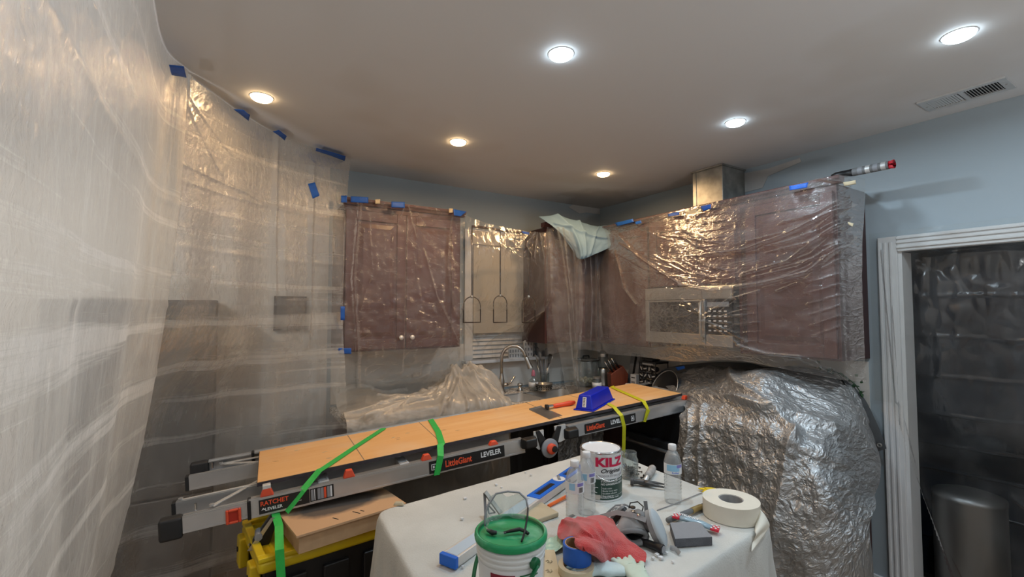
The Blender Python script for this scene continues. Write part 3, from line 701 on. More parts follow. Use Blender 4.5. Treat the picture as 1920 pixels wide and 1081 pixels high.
# ------------------------------------------------------------------ things on the counter
def stand(name, px, plane, v, label, cat, z=CZ):
    p = (onx if plane == 'x' else ony)(px, 700, v); return empty(name, (p.x, p.y, z), label=label, cat=cat)
mat_ = tag(MB().hexa([(2.16, 2.66, CZ + .0005), (2.95, 2.66, CZ + .0005), (2.95, 3.0, CZ + .0005), (2.47, 3.12, CZ + .0005), (2.16, 2.66, CZ + .005), (2.95, 2.66, CZ + .005), (2.95, 3.0, CZ + .005), (2.47, 3.12, CZ + .005)]).build('drying_mat', M['mat']), 'flat dark grey drying mat on the counter right of the sink', 'mat')
cr_ = stand('utensil_crock', 1019, 'y', 3.2, 'clear crock of dark cooking utensils behind the plastic, right of the window', 'utensil holder')
MB().lathe([(.045, 0), (.05, .01), (.05, .12), (.047, .12), (.046, .012), (0, .012)], 24).build('crock', M['jar'], cr_, smooth=True, sharp=50)
for k in range(7):
    a = k * .9; dx, dy = .02 * math.cos(a), .02 * math.sin(a); tp = Vector((dx * 2.6, dy * 2.6, .20 + .03 * (k % 3)))
    mb = MB().tube([(dx * .6, dy * .6, .014), tp], .005, 8)
    mb.tube([tp, tp + Vector((dx * .4, dy * .4, .025)), tp + Vector((dx * .8, dy * .8, .06)), tp + Vector((dx, dy, .075))], [.006, .02, .024, .008], 10, flat=.25)
    mb.build('utensil', M['grey_ink'] if k % 3 else M['steel'], cr_, smooth=True)
ds = stand('dish_soap_bottle', 1000, 'y', 3.12, 'squat clear dish soap bottle with pink cap beside the sink', 'bottle')
MB().lathe([(.03, 0), (.036, .01), (.038, .05), (.034, .08), (.014, .10), (.012, .115)], 20).build('bottle', M['jar'], ds, smooth=True)
MB().lathe([(.030, .03), (.0395, .031), (.0395, .066), (.03, .067)], 20, cap=False).build('label_band', M['label_white'], ds, smooth=True)
MB().lathe([(.015, .115), (.017, .12), (.013, .15), (.006, .165)], 16).build('cap', M['pink'], ds, smooth=True)
co = stand('colander', 1020, 'y', 3.03, 'low perforated steel strainer bowl on the drying mat', 'bowl', CZ + .006)
MB().lathe([(.045, 0), (.052, .005), (.068, .055), (.072, .056), (.070, .060), (.064, .056), (.048, .008), (0, .006)], 28).build('bowl', M['steel'], co, smooth=True)
hb = MB()
for k in range(20):
    a = k / 20 * 6.283
    for z in (.02, .035): hb.box((.0605 * math.cos(a) if z < .03 else .0645 * math.cos(a), (.0605 if z < .03 else .0645) * math.sin(a), z), (.004, .007, .007), (0, 0, a))
h_ = hb.build('holes', M['dark'], co); h_['kind'] = 'stuff'
pot = stand('glass_canister', 1099, 'y', 3.05, 'large clear glass canister with dark rimmed lid in the counter corner', 'canister', CZ + .006)
MB().lathe([(.10, 0), (.108, .012), (.108, .20), (.104, .215), (.101, .215), (.104, .2), (.104, .014), (0, .012)], 36).build('glass_body', M['jar'], pot, smooth=True, sharp=60)
MB().lathe([(.109, .214), (.113, .219), (.109, .226), (.06, .236), (0, .238)], 36, cap=False).build('lid', M['jar'], pot, smooth=True)
MB().tube([(.112 * math.cos(a), .112 * math.sin(a), .219) for a in np.linspace(0, 6.2832, 40)], .005, 8).build('lid_rim', M['black'], pot, smooth=True)
MB().tube([(-.035, 0, .236), (-.03, 0, .252), (.03, 0, .252), (.035, 0, .236)], .006, 8).build('lid_handle', M['black'], pot, smooth=True)
fi = MB()
rr = random.Random(3)
for k in range(26):
    a = rr.random() * 6.28; q = rr.random() ** .5 * .075; fi.lathe([(0, -.016), (.014, -.008), (.016, 0), (.013, .009), (0, .015)], 8, c=(q * math.cos(a), q * math.sin(a), .03 + .03 * rr.random()), cap=False)
f_ = fi.build('contents', M['foam_tan'], pot, smooth=True); f_['kind'] = 'stuff'
kt = stand('coffee_grinder', 1131, 'y', 3.0, 'tall steel coffee grinder with clear hopper in the counter corner', 'grinder')
MB().lathe([(.05, 0), (.052, .006), (.05, .012), (.046, .10), (.048, .14), (.04, .15)], 28).build('body', M['steel'], kt, smooth=True, sharp=50)
MB().lathe([(.038, .15), (.042, .16), (.044, .24), (.040, .25)], 28).build('hopper', M['jar'], kt, smooth=True)
MB().lathe([(.046, .25), (.046, .275), (.03, .285), (.018, .30), (0, .302)], 28).build('lid', M['steel'], kt, smooth=True, sharp=50)
MB().lathe([(.056, 0), (.056, .006), (.05, .008)], 28).build('base', M['black'], kt)
jr = stand('spice_jar', 1119, 'y', 2.86, 'small jar with a white label in front of the glass canister', 'jar', CZ + .006)
MB().lathe([(.034, 0), (.038, .006), (.038, .06), (.031, .072), (.031, .085)], 24).build('glass', M['jar'], jr, smooth=True)
MB().lathe([(.030, .012), (.0388, .0122), (.0388, .056), (.03, .0562)], 24, cap=False).build('label_band', M['label_white'], jr, smooth=True)
MB().lathe([(.034, .085), (.034, .10), (.030, .103)], 24).build('lid', M['steel'], jr, smooth=True, sharp=40)
kb_ = stand('knife_block', 1158, 'y', 2.84, 'reddish wooden knife block holding steel handled knives', 'knife block')
kb_.rotation_euler = (0, 0, R(-25)); MW[kb_.name] = Matrix.Translation(kb_.location) @ Matrix.Rotation(R(-25), 4, 'Z')
MB().prism([(-.07, 0), (.06, 0), (.075, .12), (.03, .19), (-.075, .12)], .10, frame_mat((0, .05, 0), (1, 0, 0), (0, 0, 1))).build('block', M['knifewood'], kb_, bevel=.004)
for k in range(6):
    p = Vector((-.05 + .018 * (k // 2) * 1.6, -.03 + (k % 2) * .045, .135 + .012 * (k // 2) * 1.2)); q = Vector((-.55, -.05, .8)).normalized()
    MB().tube([p, p + q * .05, p + q * .10], [.008, .009, .007], 8).build('knife_handle', M['chrome'] if k % 2 else M['black'], kb_, smooth=True)
wc = stand('pill_bottle', 1178, 'x', 2.66, 'small bottle with white cap beside the knife block', 'bottle')
MB().lathe([(.024, 0), (.026, .004), (.026, .055), (.02, .06)], 20).build('bottle', M['can_white'], wc, smooth=True, sharp=50)
MB().lathe([(.024, .06), (.024, .078), (.021, .081)], 20).build('cap', M['trim'], wc, smooth=True, sharp=50)
tb = stand('binder', 1190, 'x', 2.93, 'dark grey flat panel leaning against the backsplash behind the knife block', 'binder')
MB().box((0, 0, .14), (.03, .12, .29), (0, R(12), R(-8))).build('cover', M['grey_ink'], tb, bevel=.003)
MB().box((-.02, -.01, .14), (.006, .02, .28), (0, R(12), R(-8))).build('spine', M['black'], tb)
bx = stand('small_carton', 1192, 'x', 2.84, 'small white carton with dark print beside the black rack', 'carton')
box('carton', (-.03, -.03, 0), (.03, .03, .13), M['label_white'], bx, bevel=.002)
box('print', (-.0308, -.018, .04), (-.0298, .02, .075), M['grey_ink'], bx); box('print', (-.0308, -.02, .10), (-.0298, .02, .108), M['black_ink'], bx)
# bottle / pod rack
rk = empty('pod_rack', (2.86, 2.515, CZ), label='black wire carousel rack packed with dark pods against the right wall', cat='rack')
MB().span((-.075, -.085, .235), (.075, .085, .25)).span((-.05, -.03, .25), (.04, .06, .268)).build('tray', M['black'], rk, bevel=.003)
box('base', (-.075, -.085, 0), (.075, .085, .012), M['black'], rk, bevel=.003)
MB().span((-.077, -.06, .225), (-.075, .045, .238)).build('plate', M['steel'], rk)
for x in (-.07, .07):
    for y in (-.08, .08): MB().tube([(x, y, .01), (x, y, .236)], .004, 8).build('post', M['black'], rk)
pd = None
for r_ in range(4):
    for c_ in range(4):
        p = (-.05, -.06 + c_ * .04, .035 + r_ * .053)
        if pd is None:
            pd = MB().lathe([(.0, -.03), (.016, -.028), (.019, -.022), (.023, .012), (.024, .02), (.0, .022)], 12, cap=False, M=Matrix.Rotation(R(-90), 4, 'Y')).build('pod', M['black'], rk, smooth=True, loc=p)
            MB().box((.0004, 0, 0), (.002, .010, .022)).box((.0, 0, 0), (.002, .005, .034)).build('foil_mark', M['alu_light'], pd, loc=(-.024, 0, 0))
        else:
            c = copy_tree(pd, rk); c.location = p; c.rotation_euler = (R(37 * (r_ + c_ * 2)), 0, 0)
lidp = empty('pan_lid', (2.72, 2.30, 1.0), label='round dark pan lid with a red knob leaning behind the end of the ladder', cat='lid')
Mt = frame_mat((0, 0, 0), (.25, 1, 0), (.45, 0, .9))
MB().lathe([(.135, 0), (.137, .004), (.132, .01), (.08, .024), (.02, .03), (0, .031)], 40, cap=False, M=Mt).build('lid', M['black'], lidp, smooth=True)
MB().tube([Mt @ Vector((.136 * math.cos(a), .136 * math.sin(a), .003)) for a in np.linspace(0, 6.2832, 44)], .004, 8).build('rim', M['steel'], lidp, smooth=True)
MB().lathe([(.012, .03), (.012, .045), (.022, .05), (.024, .06), (.0, .066)], 18, cap=False, M=Mt).build('knob', M['red'], lidp, smooth=True)
bar = onx(1270, 678, XR - .03); tag(MB().box((XR - .03, bar.y - .14, 1.115), (.02, .30, .022)).build('wall_rail', M['brown']), 'dark wooden rail on the backsplash behind the silver tarp', 'rail')
ot = empty('outlet', (XR - .008, 1.33, 1.10), label='white wall outlet showing one dark round socket above the silver tarp', cat='outlet')
MB().span((-.006, -.036, -.058), (0, .036, .058)).build('cover_plate', M['label_white'], ot, bevel=.002)
MB().lathe([(.012, -.0), (.012, .008), (0, .008)], 16, M=Matrix.Rotation(R(-90), 4, 'Y')).build('socket', M['dark'], ot)
# white cut-out houses on the window sill
for lb, x0, w_, h_, nx, ny in (('low white cut-out house ornament on the window sill behind the faucet', 1.98, .13, .075, 5, 2), ('tall white cut-out house ornament on the window sill near the corner cabinet', 2.13, .085, .13, 3, 3)):
    t = empty('house_ornament', (x0, YB - .05, WZ0), label=lb, cat='ornament', group='white house ornaments')
    mb = MB()
    mb.prism([(0, 0), (w_, 0), (w_, h_), (w_ / 2, h_ * 1.25), (0, h_)], .015, frame_mat((0, .0075, 0), (1, 0, 0), (0, 0, 1))); mb.build('facade', M['trim'], t)
    for i in range(nx):
        for j in range(ny):
            cx_ = w_ * (i + .5) / nx; cz_ = h_ * (j + .5) / ny; box('opening', (cx_ - .007, -.0085, cz_ - .012), (cx_ + .007, -.0072, cz_ + .012), M['grey_ink'], t)

# pendant lights: three wire frames on a dark bar in front of the window
pl = empty('pendant_bar', (2.0, 2.90, 2.2), label='dark ceiling bar carrying three thin wire pendant frames in front of the window', cat='pendant light')
a0, a1 = ony(885, 424, 2.90), ony(997, 438, 2.90)
MB().tube([a0, ony(912, 427, 2.90), ony(940, 432, 2.90), a1], .0095, 8).build('bar', M['brown'], pl, world=True)
for px, tp, wd in ((885, 556, 16), (938, 554, 12.5), (991, 556, 12)):
    a = ony(px, 424 + (px - 885) * .125, 2.905); b = ony(px, tp, 2.96); wl = (ony(px - wd, 570, 2.96) - ony(px + wd, 570, 2.96)).length / 2
    rd = MB().tube([a, b], .0048, 8).build('rod', M['rust'], pl, world=True)
    zb = ony(px, 604, 2.96).z; zc = b.z - wl
    arch = [(b.x - wl, 2.96, zb)] + [(b.x - wl * math.cos(R(t)), 2.96, zc + wl * math.sin(R(t))) for t in range(0, 181, 15)] + [(b.x + wl, 2.96, zb), (b.x - wl, 2.96, zb)]
    MB().tube(arch, .0038, 8).build('wire_frame', M['rust'], rd, world=True)
    MB().lathe([(.010, 0), (.012, -.012), (.006, -.02)], 12, c=(b.x, 2.96, b.z + .01)).build('cap', M['nickel'], rd, world=True)

# seen dimly through the curtain
fr = empty('refrigerator', (-.74, 2.945, 0), label='grey refrigerator seen dimly through the plastic curtain', cat='refrigerator')
box('body', (0, .03, .02), (.70, .355, 1.62), M['fridge'], fr, bevel=.006); box('door', (.004, 0, .62), (.696, .028, 1.615), M['fridge'], fr, bevel=.008); box('drawer', (.004, 0, .08), (.696, .028, .61), M['fridge'], fr, bevel=.008)
for z0, z1 in ((.75, 1.35),): MB().tube([(.06, 0, z0), (.06, -.04, z0 + .02), (.06, -.04, z1 - .02), (.06, 0, z1)], .011, 10).build('handle', M['steel'], fr, smooth=True)
pf = empty('framed_panel', (.35, YB, 1.545), label='dark square framed panel on the wall behind the plastic curtain', cat='panel')
box('frame', (-.095, -.02, -.11), (.095, 0, .11), M['black_soft'], pf); box('face', (-.08, -.024, -.095), (.08, -.02, .095), M['fridge'], pf)

# ------------------------------------------------------------------ plastic sheets, tape, tarp
def tocam(P):
    n = grid_normals(P); return n * np.sign(((CAMP - P) * n).sum())     # the side that faces the room
def disp(P, h): return P + tocam(P) * h[..., None]
def folds(A, B, lst):
    h = np.zeros(A.shape)
    for amp, wd, pts in lst: h += amp * np.exp(-(seg_dist(A, B, pts) / wd) ** 1.5)
    return h

# near curtain: ceiling to floor, parallel to the right wall, at the photographer's left elbow
top = [(-.16, 2.245), (-.22, 2.08), (-.22, 1.6), (-.22, 1.1), (-.225, .5), (-.23, -.3), (-.23, -1.2)]
low = [(-.50, 2.62), (-.47, 2.15), (-.40, 1.6), (-.33, 1.1), (-.30, .5), (-.28, -.3), (-.28, -1.2)]
rows = []
for z in (CEIL - .004, 2.25, 1.9, 1.5, 1.0, .5, .02):
    k = (1 - z / CEIL) ** 2.0
    rows.append([(a[0] * (1 - k) + b[0] * k, a[1] * (1 - k) + b[1] * k, z) for a, b in zip(top, low)])
P = surf(rows, 330, 230); U, V = arc_uv(P)
env = smoothstep(.15, 1.0, V)
h = env * (.010 * np.sin(U * 9 + 2.2 * vnoise(U * 1.2, V * .3, 3)) + .006 * (ridged(U * 7, V * .35, 4) - .5)) + .006 * (vnoise(U * 3, V * 1.5, 5) - .5) + .0012 * ridged(U * 34 + 3 * vnoise(U * 3, V, 9), V * 1.1, 6)
for vz in (.55, .95, 1.22, 1.5, 1.75, 2.0): h += .004 * np.exp(-((V - vz) / .012) ** 2)
for a, b in (((1.0, .02), (1.75, .75)), ((1.15, .12), (2.1, .85)), ((1.5, .02), (2.2, .55)), ((.85, .2), (1.4, .8)), ((1.8, .25), (2.4, .8))):
    h += .0022 * np.exp(-np.abs(seg_dist(U, V, [a, ((a[0] + b[0]) / 2 + .03, (a[1] + b[1]) / 2), b]) / .005) ** 1.5)
P = disp(P, h)
sheet('plastic_curtain', P, M['p_curtain'], label='milky plastic curtain hanging from the ceiling to the floor, nearest sheet at the picture\'s left', cat='plastic sheet', group='dust barrier sheets')
# second curtain: turns the corner and runs diagonally to the left wall cabinet
top = [(-.20, 2.20), (-.17, 2.275), (-.08, 2.42), (.035, 2.60), (.215, 2.81), (.46, 2.955), (.60, 3.02), (.655, 3.05)]
low = [(-.56, 2.50), (-.50, 2.56), (-.42, 2.76), (-.22, 2.84), (.10, 2.87), (.42, 2.87), (.56, 2.82), (.605, 2.78)]
mid = [(-.30, 2.28), (-.26, 2.36), (-.15, 2.48), (0, 2.62), (.20, 2.78), (.45, 2.90), (.565, 2.935), (.60, 2.94)]
rows = []
for z, a, b, k in ((CEIL - .004, top, mid, 0), (2.38, top, mid, .35), (2.2, top, mid, .6), (1.9, top, mid, .85), (1.5, mid, low, .05), (1.1, mid, low, .7), (.6, mid, low, .95), (.02, low, low, 0)):
    rows.append([(p[0] * (1 - k) + q[0] * k, p[1] * (1 - k) + q[1] * k, z) for p, q in zip(a, b)])
P = surf(rows, 240, 260); U, V = arc_uv(P)
env = smoothstep(.05, .8, V)
h = env * (.010 * np.sin(U * 22 + 3 * vnoise(U * 2, V * .4, 13)) + .010 * (ridged(U * 8, V * .4, 14) - .5)) + .0015 * ridged(U * 26, V * 1.4, 16) * smoothstep(0, .3, V) + .0012 * crumple(U, V, .05, 17)
h += folds(U, V, [(.025, .015, [(.10, .0), (.05, .6), (.03, 1.6)]), (.02, .012, [(.08, 0), (.14, .5)]), (.016, .01, [(.75, .0), (.77, .9)]), (.005, .005, [(.15, .35), (.55, .38), (.8, .42)]), (.005, .004, [(.1, .05), (.45, .22)]), (.005, .004, [(.12, .08), (.40, .33)]), (.012, .01, [(1.0, .1), (1.0, 1.2)])])
for vz in (.42, .70, .95, 1.15, 1.38, 1.62, 1.9): h += .003 * np.exp(-((V - vz) / .008) ** 2)
P = disp(P, h)
sheet('plastic_curtain', P, M['p_curtain_b'], label='milky plastic curtain running diagonally to the two-door cabinet, blue tape at its top', cat='plastic sheet', group='dust barrier sheets')

# film over the left wall cabinet
def film(name, rows, nu, nv, fl, mat, label, crk=.004, vert=.004, seed=20, mask=None, uvf=None):
    P = surf(rows, nu, nv); U, V = arc_uv(P)
    h = crk * (crumple(U + .03 * vnoise(U * 9, V * 9, seed), V, .07, seed + 1) - .3) + crk * .5 * ridged(U * 22, V * 10, seed + 2) + vert * ridged(U * 9, V * 1.2, seed + 3) * smoothstep(0, .2, V)
    h += folds(U, V, fl)
    m = mask(U, V) if mask else None
    return sheet(name, disp(P, h), mat, mask=m, label=label, cat='plastic sheet', group='clear masking films')
yc = 2.945
rows = [[(x, yc - .028, 2.262) for x in (.60, .85, 1.1, 1.30, 1.43)], [(x, yc, 2.1) for x in (.60, .85, 1.1, 1.30, 1.415)], [(x, yc, 1.7) for x in (.595, .85, 1.1, 1.30, 1.41)],
        [(x, yc, 1.4) for x in (.595, .85, 1.1, 1.30, 1.405)], [(x, yc + .02, 1.24) for x in (.59, .85, 1.1, 1.30, 1.40)], [(x, yc + .05, 1.08) for x in (.59, .85, 1.1, 1.30, 1.40)]]
film('plastic_film', rows, 170, 220, [(.03, .012, [(.09, 0), (.06, .5), (.10, 1.0), (.11, 1.18)]), (.012, .008, [(.40, .02), (.39, .6), (.385, 1.1)]), (.01, .006, [(.37, .02), (.30, .25)]), (.010, .006, [(.40, .02), (.47, .22)]),
     (.014, .008, [(.71, .05), (.69, .4), (.74, .7)]), (.012, .008, [(.52, .3), (.62, .62), (.78, .92)]), (.01, .006, [(.15, .1), (.18, .45), (.1, .72)])], M['p_clear'],
     'clear plastic film taped over the two-door wall cabinet left of the window', .012, .004, 30)
rows = [[(x, 2.89, z) for x, z in ((1.405, 2.225), (1.6, 2.185), (1.85, 2.165), (2.02, 2.16), (2.14, 2.18))], [(x, 2.86, 1.9) for x in (1.40, 1.6, 1.85, 2.02, 2.14)], [(x, 2.92, 1.62) for x in (1.40, 1.6, 1.85, 2.03, 2.14)],
        [(x, 3.19, 1.36) for x in (1.42, 1.6, 1.85, 2.03, 2.13)], [(1.45, 3.22, 1.08), (1.62, 3.24, 1.04), (1.84, 3.25, 1.12), (2.03, 3.25, 1.20), (2.16, 3.22, 1.10)]]
film('plastic_film', rows, 150, 170, [(.02, .01, [(.58, .0), (.47, .12), (.52, .2)]), (.016, .008, [(.60, .0), (.55, .2)]), (.016, .008, [(.62, 0), (.64, .22)]), (.03, .014, [(.70, .62), (.50, .82), (.30, 1.02)]), (.02, .01, [(.70, .72), (.55, .78), (.46, .80)]),
     (.02, .012, [(.0, .70), (.15, .86), (.25, 1.0)]), (.008, .005, [(.70, .0), (.68, .5), (.66, .75)])], M['p_window'], 'hazy plastic film hanging across the window behind the faucet', .0035, .004, 40)
# corner: cover for the corner cabinet, then a bunched length reaching the counter
rows = [[(2.13, 2.93, 2.22), (2.3, 2.93, 2.22), (2.5, 2.93, 2.25), (2.66, 2.93, 2.25)], [(2.13, 2.945, 1.9), (2.3, 2.945, 1.9), (2.5, 2.945, 1.9), (2.66, 2.92, 1.9)], [(2.13, 2.945, 1.5), (2.3, 2.945, 1.5), (2.5, 2.945, 1.5), (2.66, 2.90, 1.5)], [(2.15, 2.95, 1.22), (2.3, 2.95, 1.23), (2.5, 2.95, 1.24), (2.66, 2.9, 1.22)]]
film('plastic_film', rows, 110, 160, [(.03, .012, [(.42, .02), (.44, .5), (.42, 1.0)]), (.025, .01, [(.47, .05), (.50, .5), (.47, .95)]), (.02, .01, [(.34, .0), (.22, .25)]), (.02, .01, [(.38, .05), (.28, .3)])], M['p_clear'], 'crinkled clear film over the corner wall cabinet below the pale blue paper', .008, .006, 50)
rows = [[(2.10, 2.86, 2.19), (2.17, 2.84, 2.21), (2.24, 2.86, 2.21), (2.32, 2.84, 2.18)], [(2.10, 2.85, 1.9), (2.18, 2.83, 1.9), (2.26, 2.85, 1.9), (2.40, 2.83, 1.88)], [(2.12, 2.84, 1.5), (2.2, 2.82, 1.5), (2.3, 2.85, 1.5), (2.40, 2.83, 1.5)],
        [(2.18, 2.83, 1.2), (2.24, 2.81, 1.2), (2.3, 2.84, 1.2), (2.37, 2.82, 1.2)], [(2.20, 2.78, .935), (2.25, 2.74, .93), (2.31, 2.78, .93), (2.36, 2.74, .93)]]
film('plastic_film', rows, 110, 210, [(.035, .014, [(.05, .0), (.1, .5), (.07, 1.25)]), (.03, .012, [(.12, 0), (.15, .6), (.16, 1.3)]), (.03, .012, [(.2, .1), (.19, .7), (.12, 1.2)])], M['p_window'], 'bunched plastic length hanging from the corner cabinet down to the counter', .006, .016, 60)
# right wall: a big swagged film over cabinets and microwave
ys = (2.955, 2.62, 2.38, 2.05, 1.70, 1.42, 1.16, 1.105, 1.07)
def row(z, xs, ysr=ys): return [(x, y, z if not isinstance(z, (list, tuple)) else z[i]) for i, (x, y) in enumerate(zip(xs, ysr))]
rows = [row(2.262, (2.67,) * 6 + (2.66, 2.70, 2.86)), row(2.12, (2.66, 2.66, 2.65, 2.65, 2.64, 2.64, 2.645, 2.69, 2.84)), row(1.92, (2.655, 2.65, 2.62, 2.61, 2.62, 2.64, 2.65, 2.69, 2.80)), row(1.74, (2.655, 2.64, 2.59, 2.59, 2.60, 2.63, 2.65, 2.69, 2.78)),
        row(1.55, (2.655, 2.65, 2.59, 2.585, 2.60, 2.64, 2.655, 2.69, 2.78)), row(1.35, (2.66, 2.65, 2.60, 2.59, 2.61, 2.645, 2.66, 2.69, 2.78)), row((1.20, 1.21, 1.22, 1.22, 1.26, 1.24, 1.215, 1.21, 1.20), (2.68, 2.66, 2.62, 2.61, 2.64, 2.65, 2.67, 2.70, 2.79))]
P = surf(rows, 330, 230); U, V = arc_uv(P)
def fp(*pts): return [(2.955 - onx(u, v, 2.65).y, 2.262 - onx(u, v, 2.65).z) for u, v in pts]
fl = [(.050, .012, fp((1595, 380), (1500, 430), (1400, 470), (1330, 480))), (.045, .012, fp((1600, 440), (1520, 510), (1440, 530), (1350, 545), (1290, 535))), (.040, .010, fp((1590, 405), (1480, 490), (1400, 515))),
      (.035, .010, fp((1160, 440), (1200, 480), (1250, 510), (1300, 540))), (.03, .009, fp((1152, 470), (1175, 540), (1205, 570))), (.035, .008, fp((1330, 545), (1336, 600), (1330, 640))), (.03, .007, fp((1334, 590), (1380, 560), (1430, 545))),
      (.022, .006, fp((1334, 595), (1400, 590))), (.022, .006, fp((1334, 600), (1390, 625))), (.022, .006, fp((1334, 595), (1290, 560))), (.02, .006, fp((1240, 440), (1310, 450), (1360, 458))), (.018, .006, fp((1320, 480), (1400, 475), (1450, 465))),
      (.025, .008, fp((1500, 330), (1590, 345))), (.03, .008, fp((1390, 645), (1440, 662), (1500, 668)))]
for k in range(9): fl.append((.012, .005, fp((1500 + 3 * k, 470 + 20 * k), (1545, 462 + 20 * k), (1572, 452 + 20 * k))))
for k in range(6): fl.append((.012, .005, fp((1390, 560 + 16 * k), (1415 + 4 * k, 553 + 17 * k))))
for k in range(6): fl.append((.012, .005, fp((1320 - 2 * k, 405 + 15 * k), (1362, 398 + 15 * k))))
A = 2.955 - P[..., 1]; A = np.where(P[..., 0] > 2.69, A + (P[..., 0] - 2.69), A); B = 2.262 - P[..., 2]
rr = random.Random(21)
for k in range(16):      # slack swags pulled from the outer corner, and short ones under the tape on the other end
    x0, y0 = 1600 - rr.uniform(0, 30), rr.uniform(360, 480); x1 = rr.uniform(1400, 1480); sg = rr.uniform(40, 90)
    fl.append((rr.uniform(.012, .024), rr.uniform(.005, .009), fp((x0, y0), ((x0 + x1) / 2, y0 + sg * .7), (x1, y0 + sg))))
for k in range(12):
    x0, y0 = rr.uniform(1155, 1300), rr.uniform(420, 500); L_ = rr.uniform(40, 120)
    fl.append((rr.uniform(.010, .022), rr.uniform(.004, .008), fp((x0, y0), (x0 + L_ * .5, y0 + L_ * .25), (x0 + L_, y0 + L_ * .38))))
for k in range(10):
    a = rr.uniform(-1.2, 1.2); L_ = rr.uniform(40, 90); fl.append((.02, .005, fp((1336, 600), (1336 + L_ * math.cos(a), 600 + L_ * math.sin(a)))))
fl = [(a * .75, w * .55, p) for a, w, p in fl]
h = folds(A, B, fl) + .0035 * crumple(U + .03 * vnoise(U * 9, V * 9, 74), V, .11, 71) + .0015 * ridged(U * 10 + V * 6, V * 9, 72) + .0008 * ridged(U * 30, V * 18, 73)
P = disp(P, h)
sheet('plastic_film', P, M['p_clear'], label='large swagged clear film over the right wall cabinets and microwave', cat='plastic sheet', group='clear masking films')
# film bundle over the counter, left of the sink
rows = [[(.60, 3.28, 1.06), (.75, 3.29, 1.08), (.95, 3.29, 1.05), (1.2, 3.29, 1.06), (1.42, 3.29, 1.10), (1.62, 3.29, 1.06), (1.70, 3.28, .96)],
        [(.60, 3.1, 1.0), (.75, 3.1, 1.05), (.95, 3.1, .99), (1.2, 3.1, .985), (1.42, 3.1, 1.10), (1.58, 3.08, 1.10), (1.70, 3.08, .945)],
        [(.58, 2.95, .97), (.75, 2.95, .985), (.95, 2.95, .985), (1.2, 2.95, 1.0), (1.42, 2.95, 1.09), (1.57, 2.93, 1.10), (1.68, 2.93, .94)],
        [(.58, 2.78, .95), (.75, 2.78, .955), (.95, 2.78, .975), (1.2, 2.78, .99), (1.42, 2.78, 1.01), (1.57, 2.78, .99), (1.66, 2.78, .935)],
        [(.58, 2.69, .93), (.75, 2.69, .935), (.95, 2.69, .945), (1.2, 2.69, .95), (1.42, 2.655, .96), (1.57, 2.655, .94), (1.64, 2.655, .93)],
        [(.58, 2.685, .72), (.75, 2.68, .70), (.95, 2.68, .74), (1.2, 2.67, .70), (1.42, 2.65, .72), (1.57, 2.65, .74), (1.62, 2.65, .72)],
        [(.58, 2.66, .35), (.75, 2.67, .32), (.95, 2.65, .36), (1.2, 2.66, .30), (1.42, 2.64, .33), (1.57, 2.65, .32), (1.62, 2.65, .35)]]
P = surf(rows, 220, 200); U, V = arc_uv(P)
h = .014 * (ridged(U * 5 + 1.5 * V, V * 2.2 + U, 81) - .4) + .010 * (ridged(U * 12 + 4 * V, V * 5, 82) - .4) + .004 * crumple(U, V, .06, 83) + folds(U, V, [(.03, .02, [(.0, .55), (.35, .42), (.8, .18)]), (.03, .015, [(.1, .62), (.55, .5), (.85, .3)]), (.03, .015, [(.85, .1), (.80, .4), (.62, .62)]), (.025, .012, [(.95, .15), (.9, .6)]), (.025, .012, [(.05, .15), (.25, .2), (.5, .12)])])
rr = random.Random(4)
for k in range(26):
    a = rr.uniform(-.2, 3.3); u0, v0 = .88 + rr.uniform(-.06, .06), .30 + rr.uniform(-.05, .05); L_ = rr.uniform(.25, .8)
    h += folds(U, V, [(rr.uniform(.010, .022), rr.uniform(.005, .012), [(u0, v0), (u0 + L_ * .5 * math.cos(a) - .03, v0 + L_ * .5 * math.sin(a)), (u0 + L_ * math.cos(a), v0 + L_ * math.sin(a))])])
sheet('plastic_drape', disp(P, h), M['p_drape'], label='crumpled beige plastic heaped on the counter left of the sink and hanging down its front', cat='plastic sheet')
rows = [[(x, 2.60, .90) for x in (1.98, 2.12, 2.26, 2.37)], [(x, 2.585, .74) for x in (1.97, 2.12, 2.26, 2.38)], [(x, 2.60, .50) for x in (1.97, 2.12, 2.26, 2.39)]]
film('foil_drape', rows, 110, 90, [(.02, .01, [(.1, 0), (.16, .4)]), (.02, .01, [(.25, 0), (.3, .4)])], M['foil'], 'small wrinkled silver sheet hanging below the plank beside the paint can', .014, .012, 86)

